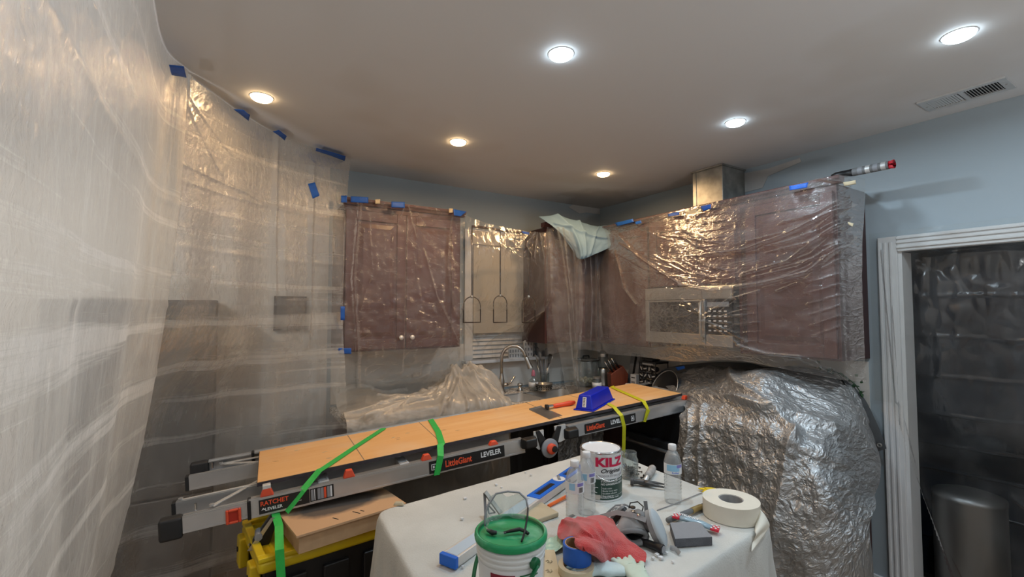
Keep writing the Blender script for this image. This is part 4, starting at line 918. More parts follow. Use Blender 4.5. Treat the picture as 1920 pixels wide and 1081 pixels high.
# silver tarp over the range and the counter end
ctrl = [[(1235, 712, 2.88), (1330, 688, 2.93), (1420, 696, 2.94), (1500, 690, 2.95), (1570, 703, 2.97), (1604, 742, 3.005)],
        [(1262, 738, 2.66), (1330, 728, 2.68), (1412, 703, 2.62), (1480, 712, 2.72), (1580, 735, 2.85), (1628, 790, 2.985)],
        [(1285, 764, 2.48), (1345, 758, 2.43), (1418, 745, 2.38), (1500, 770, 2.50), (1588, 800, 2.66), (1645, 845, 2.94)],
        [(1275, 778, 2.42), (1338, 776, 2.36), (1432, 788, 2.30), (1505, 815, 2.33), (1572, 838, 2.47), (1650, 868, 2.91)],
        [(1276, 800, 2.355), (1336, 800, 2.305), (1432, 818, 2.235), (1502, 845, 2.235), (1565, 868, 2.36), (1650, 890, 2.85)] if False else [(1276, 792, 2.37), (1338, 792, 2.315), (1432, 808, 2.245), (1502, 835, 2.25), (1566, 858, 2.38), (1650, 882, 2.87)],
        [(1274, 816, 2.355), (1336, 822, 2.30), (1428, 842, 2.23), (1500, 866, 2.23), (1563, 884, 2.34), (1648, 900, 2.80)],
        [(1270, 850, 2.345), (1330, 862, 2.29), (1420, 885, 2.21), (1500, 910, 2.19), (1562, 915, 2.26), (1640, 925, 2.70)],
        [(1278, 950, 2.34), (1335, 975, 2.28), (1415, 1000, 2.19), (1500, 1020, 2.16), (1580, 990, 2.26), (1642, 945, 2.56)],
        [(1300, 1060, 2.33), (1350, 1090, 2.27), (1430, 1120, 2.18), (1500, 1110, 2.16), (1575, 1085, 2.24), (1630, 985, 2.50)]]
rows = [[tuple(onx(*p)) for p in r_] for r_ in ctrl]
rows.append([(x + .02, y, max(z - .22, .08)) for x, y, z in rows[-1]])
P = surf(rows, 300, 360); U, V = arc_uv(P)
h = .024 * (ridged(U * 2.2 + V, V * 2.6 - U * .8, 91) - .5) + .014 * (ridged(U * 5 - 2 * V, V * 4.2, 92) - .5) + .010 * crumple(U + .05 * vnoise(U * 8, V * 8, 90), V + .05 * vnoise(U * 8 + 9, V * 8, 95), .12, 93) + .006 * crumple(U + .02 * vnoise(U * 20, V * 20, 96), V, .048, 94)
h += folds(U, V, [(.03, .03, [(.42, 0.05), (.5, .4), (.75, .75)]), (.04, .03, [(.1, .45), (.4, .52), (.6, .62), (.9, .62)]), (.03, .02, [(.1, .6), (.12, 1.4)]), (.03, .02, [(.2, .6), (.25, 1.4)]), (.03, .025, [(.75, .7), (.7, 1.4)])])
edge = np.minimum(1, np.minimum(U, U.max() - U) / .08)
tp = sheet('silver_tarp', disp(P, h * (.3 + .7 * edge)), M['foil'], label='big wrinkled silver tarp draped over the range and counter at the right wall', cat='tarp')
# its dark underside lip along the right edge, with a metal eyelet
rows = [[tuple(onx(*p)) for p in r_] for r_ in ([(1560, 694, 2.93), (1610, 735, 2.99), (1642, 790, 3.0), (1662, 840, 3.0)], [(1572, 706, 2.90), (1606, 760, 2.95), (1632, 815, 2.97), (1644, 846, 2.98)])]
P = surf(rows, 60, 12); U, V = arc_uv(P)
lip = sheet('edge_flap', disp(P, .012 * ridged(U * 9, V * 8, 97)), M['tarp_back'], parent=tp)
e_ = onx(1649, 834, 2.965); MB().lathe([(.012, 0), (.012, .003), (.006, .003), (.006, 0)], 16, cap=False, M=frame_mat(e_, (0, 1, 0), (0, .3, 1))).build('eyelet', M['steel'], tp, smooth=True)
P = surf([[tuple(onx(u, v, x)) for u, v, x in r_] for r_ in ([(1222, 708, 2.9), (1262, 688, 2.92), (1330, 680, 2.95), (1400, 680, 2.96), (1440, 690, 2.96), (1500, 688, 2.96)], [(1228, 722, 2.86), (1270, 702, 2.90), (1330, 694, 2.93), (1400, 694, 2.94), (1440, 700, 2.94), (1500, 694, 2.945)])], 80, 12)
U, V = arc_uv(P); sheet('edge_flap', disp(P, .016 * ridged(U * 8, V * 5, 98)), M['tarp_back'], parent=tp)
# kitchen range under it
rg = empty('range', (2.43, 1.70, 0), label='black kitchen range front in the gap left of the silver tarp', cat='range')
box('body', (.02, 0, .03), (.58, .69, .90), M['black'], rg, bevel=.005); box('oven_door', (-.03, .005, .16), (.018, .685, .72), M['black_soft'], rg, bevel=.006)
MB().tube([(-.03, .05, .68), (-.07, .05, .68), (-.07, .64, .68), (-.03, .64, .68)], .011, 10).build('handle', M['steel'], rg, smooth=True)
be = empty('base_cabinet', (2.44, 1.16, 0), label='dark cherry end cabinet showing below the silver tarp beside the doorway', cat='cabinet')
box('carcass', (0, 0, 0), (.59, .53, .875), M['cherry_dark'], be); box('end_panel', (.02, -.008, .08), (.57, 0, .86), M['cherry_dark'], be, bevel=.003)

# doorway films
P = surf([[(XR + (.19, .19, .24, .43, .45, .45)[i] + .008 * (k % 2), y, z) for k, y in enumerate((1.25, 1.0, .75, .5, .25, -.15))] for i, z in enumerate((2.0, 1.5, 1.0, .65, .40, .02))], 190, 260); U, V = arc_uv(P)
h = .006 * ridged(U * 12, V * 5, 101) * smoothstep(.9, 0, V) + .004 * vnoise(U * 6, V * 8, 103)
for k in range(10): h += .011 * np.exp(-np.abs((V - .16 - .205 * k + .012 * np.sin(U * 3 + k)) / .004) ** 1.4)
h += (.006 + .034 * smoothstep(1.1, 0, V)) * ridged(U * 8 + 2 * vnoise(U * 3, V * 3, 104), V * 2.6, 102) + .012 * smoothstep(1.3, .2, V) * crumple(U * 1.6, V, .11, 105)
sheet('dark_plastic_sheet', disp(P, h), M['dark_film'], label='dark plastic sheet with level fold lines closing the doorway', cat='plastic sheet')
bp_ = onx(1815, 922, XR + .22)  # steel cylinder added as a stand-in for pale upright bands
bn = empty('stand_in_cylinder', (XR + .22, bp_.y, 0), label='stainless round bin added for the pale bands behind the clear film at the foot of the doorway', cat='bin')
MB().lathe([(.135, 0), (.14, .01), (.14, bp_.z - .03), (.132, bp_.z - .025)], 40).build('cylinder_body', M['cylinder_steel'], bn, smooth=True, sharp=50); MB().lathe([(.142, bp_.z - .03), (.142, bp_.z - .012), (.08, bp_.z + .008), (0, bp_.z + .012)], 40, cap=False).build('lid', M['cylinder_steel'], bn, smooth=True)
xf = XR - .034
def dm(U, V): return ~((V > .75) & (U < .035 + (V - .75) * .26) & (U < .6) & (V > .9))
rows = [[(xf, y, z) for y in (1.115, 1.0, .8, .5, .2, .0)] for z in (1.985, 1.6, 1.2, .8, .4, .01)]
P = surf(rows, 170, 220); U, V = arc_uv(P)
fl = [(.012, .008, [(.10, .4), (.12, 1.1), (.25, 1.5), (.45, 1.95)]), (.012, .008, [(.12, .9), (.2, 1.35), (.36, 1.9)]), (.01, .008, [(.06, .1), (.10, .9)]), (.01, .006, [(.3, .6), (.25, .75)]), (.01, .006, [(.5, 1.25), (.62, 1.35)])]
h = folds(U, V, fl) + .004 * crumple(U, V, .12, 111) * .6 + .003 * ridged(U * 9, V * 2, 112)
sheet('plastic_film', disp(P, h), M['p_door'], mask=dm(U, V), label='clear film taped over the white door casing, pulled aside at the bottom', cat='plastic sheet', group='clear masking films')

# pale blue paper slung over the corner cabinets
pr = [[(1010, 406, 2.95), (1045, 405, 2.93), (1085, 415, 2.92), (1120, 424, 2.90), (1151, 420, 2.86)], [(1030, 420, 2.90), (1055, 424, 2.88), (1088, 432, 2.86), (1118, 438, 2.84), (1148, 437, 2.82)],
      [(1050, 436, 2.88), (1066, 445, 2.86), (1090, 455, 2.83), (1118, 456, 2.82), (1146, 454, 2.80)], [(1066, 458, 2.88), (1078, 474, 2.87), (1088, 486, 2.83), (1116, 476, 2.82), (1143, 464, 2.80)]]
P = surf([[tuple(ony(*p)) for p in r_] for r_ in pr], 70, 50); U, V = arc_uv(P)
h = folds(U, V, [(.03, .02, [(.1, 0), (.25, .3)]), (.02, .012, [(.25, 0), (.3, .3)]), (.02, .01, [(.05, .1), (.5, .16)]), (.015, .008, [(.42, .02), (.35, .3)])]) + .006 * crumple(U, V, .09, 121)
sheet('paper_sheet', disp(P, h), M['bluepaper'], thick=.001, label='stiff pale blue paper slung over the top of the corner wall cabinet', cat='paper')

# strips of tape
def tape(q, fn, v, mat, name, label, group, off=.006, seed=0):
    c = [fn(*p, v) for p in q]
    a, b, c_, d_ = [np.array(p) for p in c]
    s, t = np.meshgrid(np.linspace(0, 1, 9), np.linspace(0, 1, 6))
    P = (a[None, None] * ((1 - s) * (1 - t))[..., None] + b * (s * (1 - t))[..., None] + c_ * (s * t)[..., None] + d_ * ((1 - s) * t)[..., None])
    w = np.linalg.norm(b - a)
    h = off + .004 * vnoise(s * 2 + seed, t * 2, seed) + .006 * t ** 3 * (seed % 3 - 1) * .5
    P = disp(P, h)
    sheet(name, P, mat, thick=.0008, label=label, cat='tape', group=group)
def rc(x0, y0, x1, y1, sk=0): return [(x0, y0), (x1, y0 + sk), (x1, y1 + sk), (x0, y1)]
zc = CEIL - .022
BT = [([(317, 117), (345, 121), (350, 143), (322, 139)], onz, CEIL - .075, 'blue tape piece on the ceiling at the corner of the two plastic curtains'),
      ([(438, 201), (457, 203), (469, 213), (466, 224)], onz, zc, 'blue tape piece on the ceiling, second along the diagonal curtain from its near corner'),
      ([(511, 243), (523, 241), (538, 252), (534, 259)], onz, zc, 'small blue tape piece on the ceiling, third along the diagonal curtain'),
      ([(593, 274), (648, 291), (646, 300), (592, 281)], onz, zc, 'long blue tape strip on the ceiling at the far end of the diagonal curtain'),
      ([(577, 345), (590, 342), (599, 367), (586, 373)], ony, 2.90, 'blue tape piece low on the diagonal curtain, below the ceiling tapes'),
      (rc(639, 367, 650, 380), ony, 2.90, 'small blue tape tab on the outer top corner of the two-door cabinet'), (rc(657, 368, 690, 379, 2), ony, 2.90, 'wide blue tape strip on the cabinet top, above the door farther from the window'),
      (rc(733, 378, 758, 389, 1), ony, 2.90, 'blue tape piece at the middle of the two-door cabinet top'), ([(849, 392), (874, 397), (862, 406), (850, 404)], ony, 2.90, 'blue tape piece on the cabinet top corner beside the window'),
      (rc(634, 652, 658, 663), ony, 2.90, 'blue tape piece at the bottom corner of the two-door cabinet'), (rc(638, 574, 646, 600), ony, 2.90, 'narrow blue tape piece on the side of the two-door cabinet'),
      ([(976, 433), (992, 436), (990, 440), (980, 438)], ony, 2.84, 'tiny blue tape piece on the dark pendant bar over the window'), ([(1154, 418), (1188, 410), (1190, 416), (1158, 424)], onx, 2.655, 'dark blue tape strip on the cabinet top next to the pale blue paper'),
      ([(1192, 416), (1203, 413), (1205, 418), (1194, 421)], onx, 2.64, 'tiny blue tape piece on the cabinet top, second from the room corner'), ([(1253, 401), (1274, 397), (1275, 403), (1255, 406)], onx, 2.64, 'small blue tape piece on the cabinet top left of the duct'),
      ([(1315, 387), (1334, 383), (1334, 391), (1320, 396)], onx, 2.64, 'blue tape piece on the cabinet top in front of the metal duct'), ([(1481, 349), (1517, 342), (1515, 352), (1482, 357)], onx, 2.62, 'bright blue tape strip on the cabinet top near the doorway end'),
      ([(1268, 688), (1284, 685), (1286, 690), (1272, 694)], onx, 2.86, 'small blue tape piece on the dark edge of the tarp behind the ladder')]
for i, (q, fn, v, lb) in enumerate(BT): tape(q, fn, v, M['blue_tape'], 'blue_tape', lb, 'blue tape pieces', seed=i)
TT = [(rc(703, 374, 712, 382), ony, 2.90, 'pale tape scrap on the two-door cabinet top between two blue tapes'), (rc(841, 391, 848, 399), ony, 2.90, 'pale tape scrap on the two-door cabinet top near the window'),
      ([(1287, 397), (1308, 391), (1308, 399), (1289, 403)], onx, 2.63, 'tan tape piece on the cabinet top just left of the duct'), ([(1582, 342), (1606, 338), (1606, 345), (1584, 349)], onx, 2.66, 'tan tape strip at the outer top corner of the tall cabinet'),
      ([(1591, 416), (1602, 419), (1600, 425), (1592, 421)], onx, 2.67, 'tiny white tape scrap on the side of the tall cabinet')]
for i, (q, fn, v, lb) in enumerate(TT): tape(q, fn, v, M['tan_tape'], 'masking_tape_scrap', lb, 'tan tape scraps', seed=i + 30)

# caulk tube lying on top of the tall cabinet, its red tip past the cabinet end
a, b = onx(1560, 331, 2.78), onx(1667, 309, 2.78)
a.z += .0; t = (b - a).normalized()
cg = empty('caulk_tube', a, label='dark caulk tube with red tip lying on the tall cabinet, pointing at the doorway', cat='tube')
MB().tube([a, a + t * .02, a + t * .10], [.012, .019, .019], 16).build('plunger', M['black'], cg, smooth=True, world=True)
MB().tube([a + t * .10, a + t * .255], [.0205, .0205], 18).build('barrel', M['mask_grey'], cg, smooth=True, world=True, sharp=50)
for k in range(4): MB().tube([a + t * (.125 + .033 * k), a + t * (.145 + .033 * k)], [.0212, .0212], 18).build('print_band', M['alu_light'] if k % 2 else M['grey_ink'], cg, smooth=True, world=True, sharp=50)
L_ = (b - a).length
MB().tube([a + t * .255, a + t * .275, a + t * (L_ - .02), a + t * L_], [.0205, .022, .015, .007], 16).build('red_tip', pbr('red_cap', (.55, .015, .03), .4), cg, smooth=True, world=True)

# trailing vine between tarp and wall
vn = empty('vine', onx(1600, 716, 3.0), label='small dark green vine poking out behind the silver tarp at the wall', cat='plant')
pts = [onx(*p, 2.995) for p in ((1535, 690), (1560, 694), (1585, 705), (1605, 722), (1618, 742))]
MB().tube(pts, .003, 6).build('stem', M['leafgreen'], vn, world=True)
rr = random.Random(5)
for k in range(22):
    i = rr.random() * 3.99; p = pts[int(i)].lerp(pts[int(i) + 1], i % 1) + Vector((-.01 - .02 * rr.random(), rr.uniform(-.03, .03), rr.uniform(-.012, .03)))
    s = rr.uniform(.018, .03); Mx = Matrix.Translation(p) @ Euler((rr.uniform(0, 6), rr.uniform(-.6, .6), rr.uniform(0, 6))).to_matrix().to_4x4()
    mb = MB(); mb.add([Mx @ Vector(q) for q in ((0, 0, 0), (s * .45, s * .4, .004), (0, s * .5, -.002), (-s * .45, s * .4, .004), (s * .3, s * .8, .002), (-s * .3, s * .8, .002), (0, s * 1.15, 0))], [(0, 1, 2), (0, 2, 3), (1, 4, 2), (3, 2, 5), (2, 4, 6), (2, 6, 5)])
    mb.build('leaf', M['leafgreen'], vn, world=True)

# ------------------------------------------------------------------ plank: plywood strapped on a folded ladder
PA, PT = -.07, .065
EX = Vector((math.cos(PA) * math.cos(PT), math.sin(PA) * math.cos(PT), math.sin(PT))); EY = Vector((-math.sin(PA), math.cos(PA), 0)); EZ = EX.cross(EY)
PM = Matrix((EX, EY, EZ)).transposed().to_4x4(); PM.translation = Vector((.12, 2.176, .863))
def pw(s, t, n): return PM @ Vector((s, t, n))
ld = empty('ladder', mat=PM, label='aluminium folding ladder laid flat as a bridge under the plywood plank', cat='ladder')
def rail(name, s0, s1, t0, t1, n0, n1, mat=None, flip=False):
    """open channel: web on the outside, flanges turned inwards, two raised beads on the top flange"""
    w = .004; mb = MB(); to, ti = (t1, t0) if flip else (t0, t1)
    sg = 1 if ti > to else -1
    mb.span((s0, to, n0), (s1, to + sg * w, n1)); mb.span((s0, to, n1 - w), (s1, ti, n1)); mb.span((s0, to, n0), (s1, ti, n0 + w))
    mb.span((s0, to, n1 - .002), (s1, to + sg * .006, n1 + .003)); mb.span((s0, to + sg * .013, n1), (s1, to + sg * .019, n1 + .003))
    mb.span((s0, to - sg * .0015, n1 - .010), (s1, to, n1 - .001)); mb.span((s0, to - sg * .0015, n0), (s1, to, n0 + .008))
    return mb.build(name, mat or M['alu'], ld)
r1 = rail('rail', -.03, 1.22, -.055, -.006, -.116, -.048)
r1b = rail('rail', 1.50, 2.87, -.055, -.008, -.098, -.034)
r2 = rail('rail', -.285, 1.2, .085, .12, -.092, -.040); r2b = rail('rail', 1.5, 2.66, .045, .08, -.092, -.040)
r3 = rail('rail', -.275, 1.2, .345, .38, -.082, -.022); r3b = rail('rail', 1.5, 2.66, .40, .43, -.082, -.040)
r4 = rail('rail', -.03, 1.22, .482, .525, -.092, -.006, flip=True); r4b = rail('rail', 1.50, 2.80, .482, .525, -.100, -.030, flip=True)
for t0, t1, s0, fl in ((-.052, -.014, -.245, 0), (.486, .520, -.215, 1)):
    zo = .044 if fl else 0
    i_ = rail('leg_extension', s0, .0, t0, t1, -.112 + zo, -.053 + zo, flip=bool(fl))
    MB().span((s0 - .075, t0 - .006, -.130 + zo), (s0, t1 + .006, -.047 + zo)).build('rubber_foot', M['black_soft'], ld, bevel=.012)
    MB().span((-.035, t0 - .008, -.120 + zo), (-.022, t1 + .004, -.046 + zo)).build('sleeve_cap', M['black'], ld, bevel=.003)
for t0, t1, s0, n0, n1 in ((.084, .121, -.288, -.094, -.038), (.344, .381, -.278, -.084, -.020)):
    MB().span((s0 - .012, t0, n0), (s0 + .004, t1, n1)).build('end_cap', M['black_soft'], ld, bevel=.003)
MB().span((2.866, -.058, -.102), (2.915, -.006, -.026)).build('end_cap', M['black_soft'], ld, bevel=.006)
MB().span((2.796, .48, -.102), (2.84, .527, -.026)).build('end_cap', M['black_soft'], ld, bevel=.006)
# rungs in the open right-hand end
for s, t0, t1, n0, n1 in ((2.70, -.03, .51, -.032, -.004), (2.59, .05, .43, -.070, -.042), (2.44, .05, .43, -.070, -.042), (.25, -.02, .5, -.075, -.045), (.6, -.02, .5, -.075, -.045), (1.75, -.02, .5, -.075, -.045), (2.1, -.02, .5, -.075, -.045)):
    MB().span((s - .022, t0, n0), (s + .022, t1, n1)).span((s - .018, t0, n1), (s - .012, t1, n1 + .002)).span((s + .012, t0, n1), (s + .018, t1, n1 + .002)).build('rung', M['alu_light'], ld, bevel=.002)
def bar(a, b, w, th, name='brace'):
    a, b = Vector(a), Vector(b); d = (b - a); Mx = frame_mat(a, d, Vector((0, 0, 1)).cross(d)); L_ = d.length
    mb = MB(); mb.add([Mx @ Vector(q) for q in ((0, -w / 2, -th), (L_, -w / 2, -th), (L_, w / 2, -th), (0, w / 2, -th), (0, -w / 2, th), (L_, -w / 2, th), (L_, w / 2, th), (0, w / 2, th))], [(3, 2, 1, 0), (4, 5, 6, 7), (0, 1, 5, 4), (1, 2, 6, 5), (2, 3, 7, 6), (3, 0, 4, 7)])
    o = mb.build(name, M['alu_light'], ld, bevel=.001)
    MB().lathe([(.009, 0), (.009, .006), (0, .007)], 14, c=(a.x, a.y, a.z + th)).build('rivet', M['alu'], o)
bar((-.155, -.02, -.046), (.03, .17, -.036), .018, .003); bar((-.165, .505, -.036), (.03, .36, -.024), .018, .003); bar((-.165, .49, -.030), (.03, .47, -.026), .015, .003)
bar((-.27, .10, -.036), (.0, .105, -.036), .012, .002)
for a in (-.205, .0): MB().tube([(a if a < -.1 else -.2, -.03 if a < -.1 else .5, -.045), (a if a < -.1 else -.2, -.03 if a < -.1 else .5, -.018)], .004, 8).build('pin', M['chrome'], ld)
# red locks
def lock(s, t, n, w=.05, h=.032, d=.03, name='red_lock'):
    mb = MB(); mb.hexa([(s - w / 2, t - d / 2, n), (s + w / 2, t - d / 2, n), (s + w / 2, t + d / 2, n), (s - w / 2, t + d / 2, n), (s - w * .26, t - d * .4, n + h), (s + w * .26, t - d * .4, n + h), (s + w * .26, t + d * .4, n + h), (s - w * .26, t + d * .4, n + h)])
    mb.build(name, M['red'], ld, bevel=.003)
for s in (.035, .352): lock(s, -.034, -.046)
lock(.70, -.034, -.046, .05, .026); lock(1.05, -.034, -.046, .05, .020); lock(2.425, -.034, -.030, .04, .024); lock(2.69, -.034, -.026, .045, .030, .034); lock(2.70, .50, -.028, .045, .030, .034)
MB().span((.02, -.046, -.03), (.05, -.018, -.002)).build('lock_clip', M['alu_light'], ld, bevel=.003)
MB().lathe([(.03, 0), (.03, .014), (.022, .026), (.010, .031), (0, .032)], 20, c=(2.80, -.032, -.030)).build('red_knob', M['red'], ld, smooth=True, sharp=60)
MB().span((2.765, -.05, -.03), (2.835, -.012, -.02)).build('knob_base', M['black'], ld, bevel=.003)
mb = MB()
for a, b in (((-.108, -.118), (-.098, -.062)), ((-.066, -.118), (-.056, -.062)), ((-.098, -.118), (-.066, -.108)), ((-.098, -.072), (-.066, -.062))): mb.span((a[0], -.062, a[1]), (b[0], -.053, b[1]))
mb.build('release_button', M['red'], ld, bevel=.004); MB().span((-.098, -.056, -.108), (-.066, -.053, -.072)).build('button_face', pbr('deep_red', (.45, .03, .015), .4), ld)
# hinge
hg = MB().prism([(-.03, .045), (.03, .045), (.028, -.04), (-.004, -.055), (-.03, -.03)], .008, frame_mat((1.30, -.062, -.060), (1, 0, 0), (0, 0, 1))).prism([(-.03, .045), (.04, .045), (.04, -.035), (.0, -.045), (-.028, -.04)], .008, frame_mat((1.43, -.062, -.055), (1, 0, 0), (0, 0, 1))).build('hinge_plate', M['alu_light'], ld)
YF_ = Matrix.Rotation(R(90), 4, 'X')
MB().prism([(-.075, .05), (-.055, .055), (-.01, -.01), (.02, -.01), (.06, .055), (.085, .05), (.05, -.05), (.03, -.085), (-.03, -.085), (-.05, -.05)], .016, frame_mat((1.355, -.062, -.065), (1, 0, 0), (0, 0, 1))).build('hinge_cover', M['black'], ld, bevel=.003)
MB().lathe([(.046, 0), (.050, .004), (.050, .012), (.044, .016), (.0, .017)], 32, c=(1.352, -.078, -.112), M=YF_).build('hinge_disc', M['grey_ink'], ld, smooth=True, sharp=40)
MB().lathe([(.027, 0), (.027, .016), (.022, .020), (0, .021)], 24, c=(1.354, -.094, -.112), M=YF_).build('hinge_button', M['red'], ld, smooth=True, sharp=50)
MB().lathe([(.016, 0), (.016, .007), (0, .008)], 18, c=(1.364, -.113, -.112), M=YF_).build('hinge_cap', M['black'], ld)
for s in (1.236, 1.498):
    MB().hexa([(s - .045, -.062, -.092), (s + .045, -.062, -.092), (s + .045, -.062, -.032), (s - .045, -.062, -.032), (s - .03, -.105, -.085), (s + .034, -.105, -.085), (s + .034, -.105, -.040), (s - .03, -.105, -.040)]).build('lock_knob', M['black'], ld, bevel=.008)
# printed labels on the front rail
def label(s0, s1, n0, n1, name='label_plate', t=-.0572, mat='black_ink'): return box(name, (s0, t, n0), (s1, -.0548, n1), M[mat], ld)
def fm(s, n, t=-.0574): return frame_mat((s, t, n), (1, 0, 0), (0, 0, 1))
lb = label(.005, .19, -.108, -.052)
text('RATCHET', .025, M['redtext'], lb, fm(.010, -.069), bold=.0006, sx=.92)
text('LEVELER', .017, M['white_ink'], lb, fm(.026, -.093), bold=.0004, sx=1.0)
MB().prism([(.009, -.004), (.016, .006), (.022, -.001), (.026, -.006), (.017, -.001)], .001, fm(.004, -.090)).build('emblem', M['white_ink'], lb)
text('Adjust', .010, M['white_ink'], lb, fm(.135, -.088), shear=.4, sx=.9)
lb = label(.192, .285, -.106, -.053, mat='black_ink')
for k, (c_, w_) in enumerate((('grey_ink', .010), ('label_white', .003), ('grey_ink', .011), ('grey_ink', .011), ('redtext', .009), ('grey_ink', .011), ('label_white', .007))):
    box('print_block', (.196 + k * .0125, -.0578, -.102), (.196 + k * .0125 + w_, -.0572, -.057), M[c_], lb)
for s0 in (.705, 1.605):
    n0, n1 = (-.109, -.052) if s0 < 1 else (-.093, -.039); h_ = (n0 + n1) / 2; W_ = .395 if s0 < 1 else .375
    lb = label(s0, s0 + W_, n0, n1)
    k = 1 if s0 < 1 else .93; o_ = .078 if s0 < 1 else .012
    text('LittleGiant', .043 * k, M['redtext'], lb, fm(s0 + o_, h_), bold=.0012, sx=.74)
    text('LEVELER', .035 * k, M['white_ink'], lb, fm(s0 + o_ + .185 * k, h_ + .003), bold=.0010, sx=.86)
    q = s0 + .010 if s0 < 1 else s0 + W_ - .036
    mb = MB()
    for a, b in (((0, 0), (.024, .003)), ((0, .025), (.024, .028)), ((0, 0), (.003, .028)), ((.021, 0), (.024, .028)), ((.008, .008), (.016, .020))): mb.span((q + a[0], -.0578, h_ - .014 + a[1]), (q + b[0], -.0572, h_ - .014 + b[1]))
    mb.build('square_mark', M['white_ink'], lb)
lb = label(2.745, 2.845, -.088, -.044); text('LEVEL', .022, M['white_ink'], lb, fm(2.752, -.066), sx=.85); MB().lathe([(.011, 0), (0, .001)], 16, c=(2.826, -.0576, -.066), M=YF_).build('red_dot', M['redtext'], lb)

# plywood
py = empty('plywood_plank', mat=PM, label='long orange-tan plywood board with dark edge strapped on top of the ladder', cat='plank')
PWD, PLN = .474, 2.44
box('board', (0, 0, -.016), (PLN, PWD, -.0008), M['ply_edge'], py)
box('top_veneer', (.002, .004, -.0009), (PLN - .002, PWD - .002, 0), M['plywood'], py)
for s0, s1 in ((.425, .42), (.795, .815), (1.50, 1.53), (1.88, 1.86)):
    mb = MB(); mb.hexa([(s0 - .002, .004, 0), (s0 + .002, .004, 0), (s1 + .002, PWD - .004, 0), (s1 - .002, PWD - .004, 0), (s0 - .002, .004, .0006), (s0 + .002, .004, .0006), (s1 + .002, PWD - .004, .0006), (s1 - .002, PWD - .004, .0006)]); mb.build('groove_line', M['pencil'], py)
rr = random.Random(11)
for k in range(14):
    s, t = rr.uniform(.05, 1.3), rr.uniform(.04, .44); MB().prism([(-.012, 0), (0, .004), (.016, .001), (.003, -.003)], .0008, Matrix.Translation((s, t, 0)) @ Matrix.Rotation(rr.uniform(-.4, .4), 4, 'Z')).build('wood_fleck', M['cardboard'] if k % 2 else M['foam_tan'], py)

# straps
def strap(mat, path, w, side, label, group, extra=None):
    o = MB().ribbon([pw(*p) for p in path], w, [EX * s[0] + EY * s[1] + EZ * s[2] for s in side] if isinstance(side, list) else EX * side[0] + EY * side[1] + EZ * side[2]).build('strap', mat)
    return tag(o, label, 'strap', group)
strap(M['green_strap'], [(.63, .476, -.02), (.61, .476, .0025), (.605, .455, .004), (.42, .22, .004), (.255, .0, .004), (.235, -.012, .001), (.165, -.060, -.050), (.10, -.0615, -.119)], .032, (.75, -.6, 0), 'green strap running slantwise over the plank near its end at the curtain', 'green straps')
strap(M['green_strap'], [(.885, .476, -.02), (.885, .476, .0025), (.883, .459, .004), (.84, .2, .004), (.790, -.002, .004), (.778, -.015, .0), (.762, -.0605, -.035), (.738, -.0605, -.120), (.738, -.03, -.128)], .032, (1, .15, 0), 'green strap going straight across the middle of the plank', 'green straps')
a = pw(.062, -.05, -.119)
o = MB().ribbon([a, ony(523, 985, 2.03), ony(524, 1030, 1.922), ony(527, 1081, 1.915), ony(528, 1180, 1.912)], .030, (1, .1, 0)).build('strap', M['green_strap'])
tag(o, 'green strap end hanging down in front of the yellow tote lid', 'strap', 'green straps')
strap(M['yellow_strap'], [(2.03, .476, -.02), (2.03, .476, .003), (1.99, .40, .004), (1.87, .0, .004), (1.865, -.012, 0), (1.87, -.0605, -.035), (1.885, -.0605, -.103), (1.89, -.03, -.30), (1.89, -.03, -.62)], .026, (1, 0, .05), 'yellow strap passing behind the blue pan and hanging down below the ladder', 'yellow straps')
strap(M['yellow_strap'], [(2.25, .476, -.02), (2.25, .476, .003), (2.22, .42, .004), (2.10, .0, .004), (2.095, -.012, 0), (2.08, -.0605, -.035), (2.045, -.0605, -.103), (2.045, -.03, -.11)], .030, (1, .2, 0), 'yellow strap over the plank end nearest the right wall', 'yellow straps')
kn = empty('strap_knot', pw(2.47, -.062, -.03), label='knotted yellow strap end with black buckle on the ladder rail', cat='strap')
MB().ribbon([pw(2.475, -.064, -.022), pw(2.455, -.075, -.06), pw(2.42, -.072, -.105), pw(2.405, -.066, -.13)], .035, EX).build('strap_end', M['yellow_strap'], kn, world=True)
MB().tube([pw(2.45, -.06, -.02), pw(2.475, -.078, -.03), pw(2.50, -.07, -.06), pw(2.47, -.08, -.08)], .008, 8).build('buckle', M['black'], kn, smooth=True, world=True)

# blue mud pan, upside down on the plank
A_ = Vector((1.659, .112)); B_ = Vector((1.713, .001)); D_ = Vector((.882, .471)); Nn = Vector((-.471, .882))
mp = empty('mud_pan', mat=PM @ Matrix.Translation((B_.x, B_.y, .0005)) @ Matrix.Rotation(math.atan2(D_.y, D_.x), 4, 'Z'), label='blue plastic mud pan turned upside down on the plywood plank', cat='pan')
LL, WW, HH = .33, .122, .088
MB().hexa([(.004, .004, .006), (LL - .004, .004, .006), (LL - .004, WW - .004, .006), (.004, WW - .004, .006), (.028, .022, HH), (LL - .028, .022, HH), (LL - .028, WW - .022, HH), (.028, WW - .022, HH)]).build('pan_body', M['mudblue'], mp, bevel=.006)
MB().span((-.004, -.004, 0), (LL + .004, WW + .004, .007)).build('rim', M['mudblue'], mp, bevel=.003)
mlab = frame_mat((.0088, .06, .02), (0, -1, 0), (.024, 0, .082))
lb = MB().prism([(-.012, 0), (.012, 0), (.012, .058), (-.012, .058)], .001, mlab).build('label_plate', M['label_white'], mp)
for k in range(6): MB().prism([(-.008, .006 + k * .0085), (.004 + .001 * (k % 3), .006 + k * .0085), (.004 + .001 * (k % 3), .010 + k * .0085), (-.008, .010 + k * .0085)], .0014, mlab).build('print_line', M['black_ink'], lb)
bl = empty('drywall_blade', mat=PM, label='flat grey steel drywall blade lying on the plank beside the red handled scraper', cat='blade')
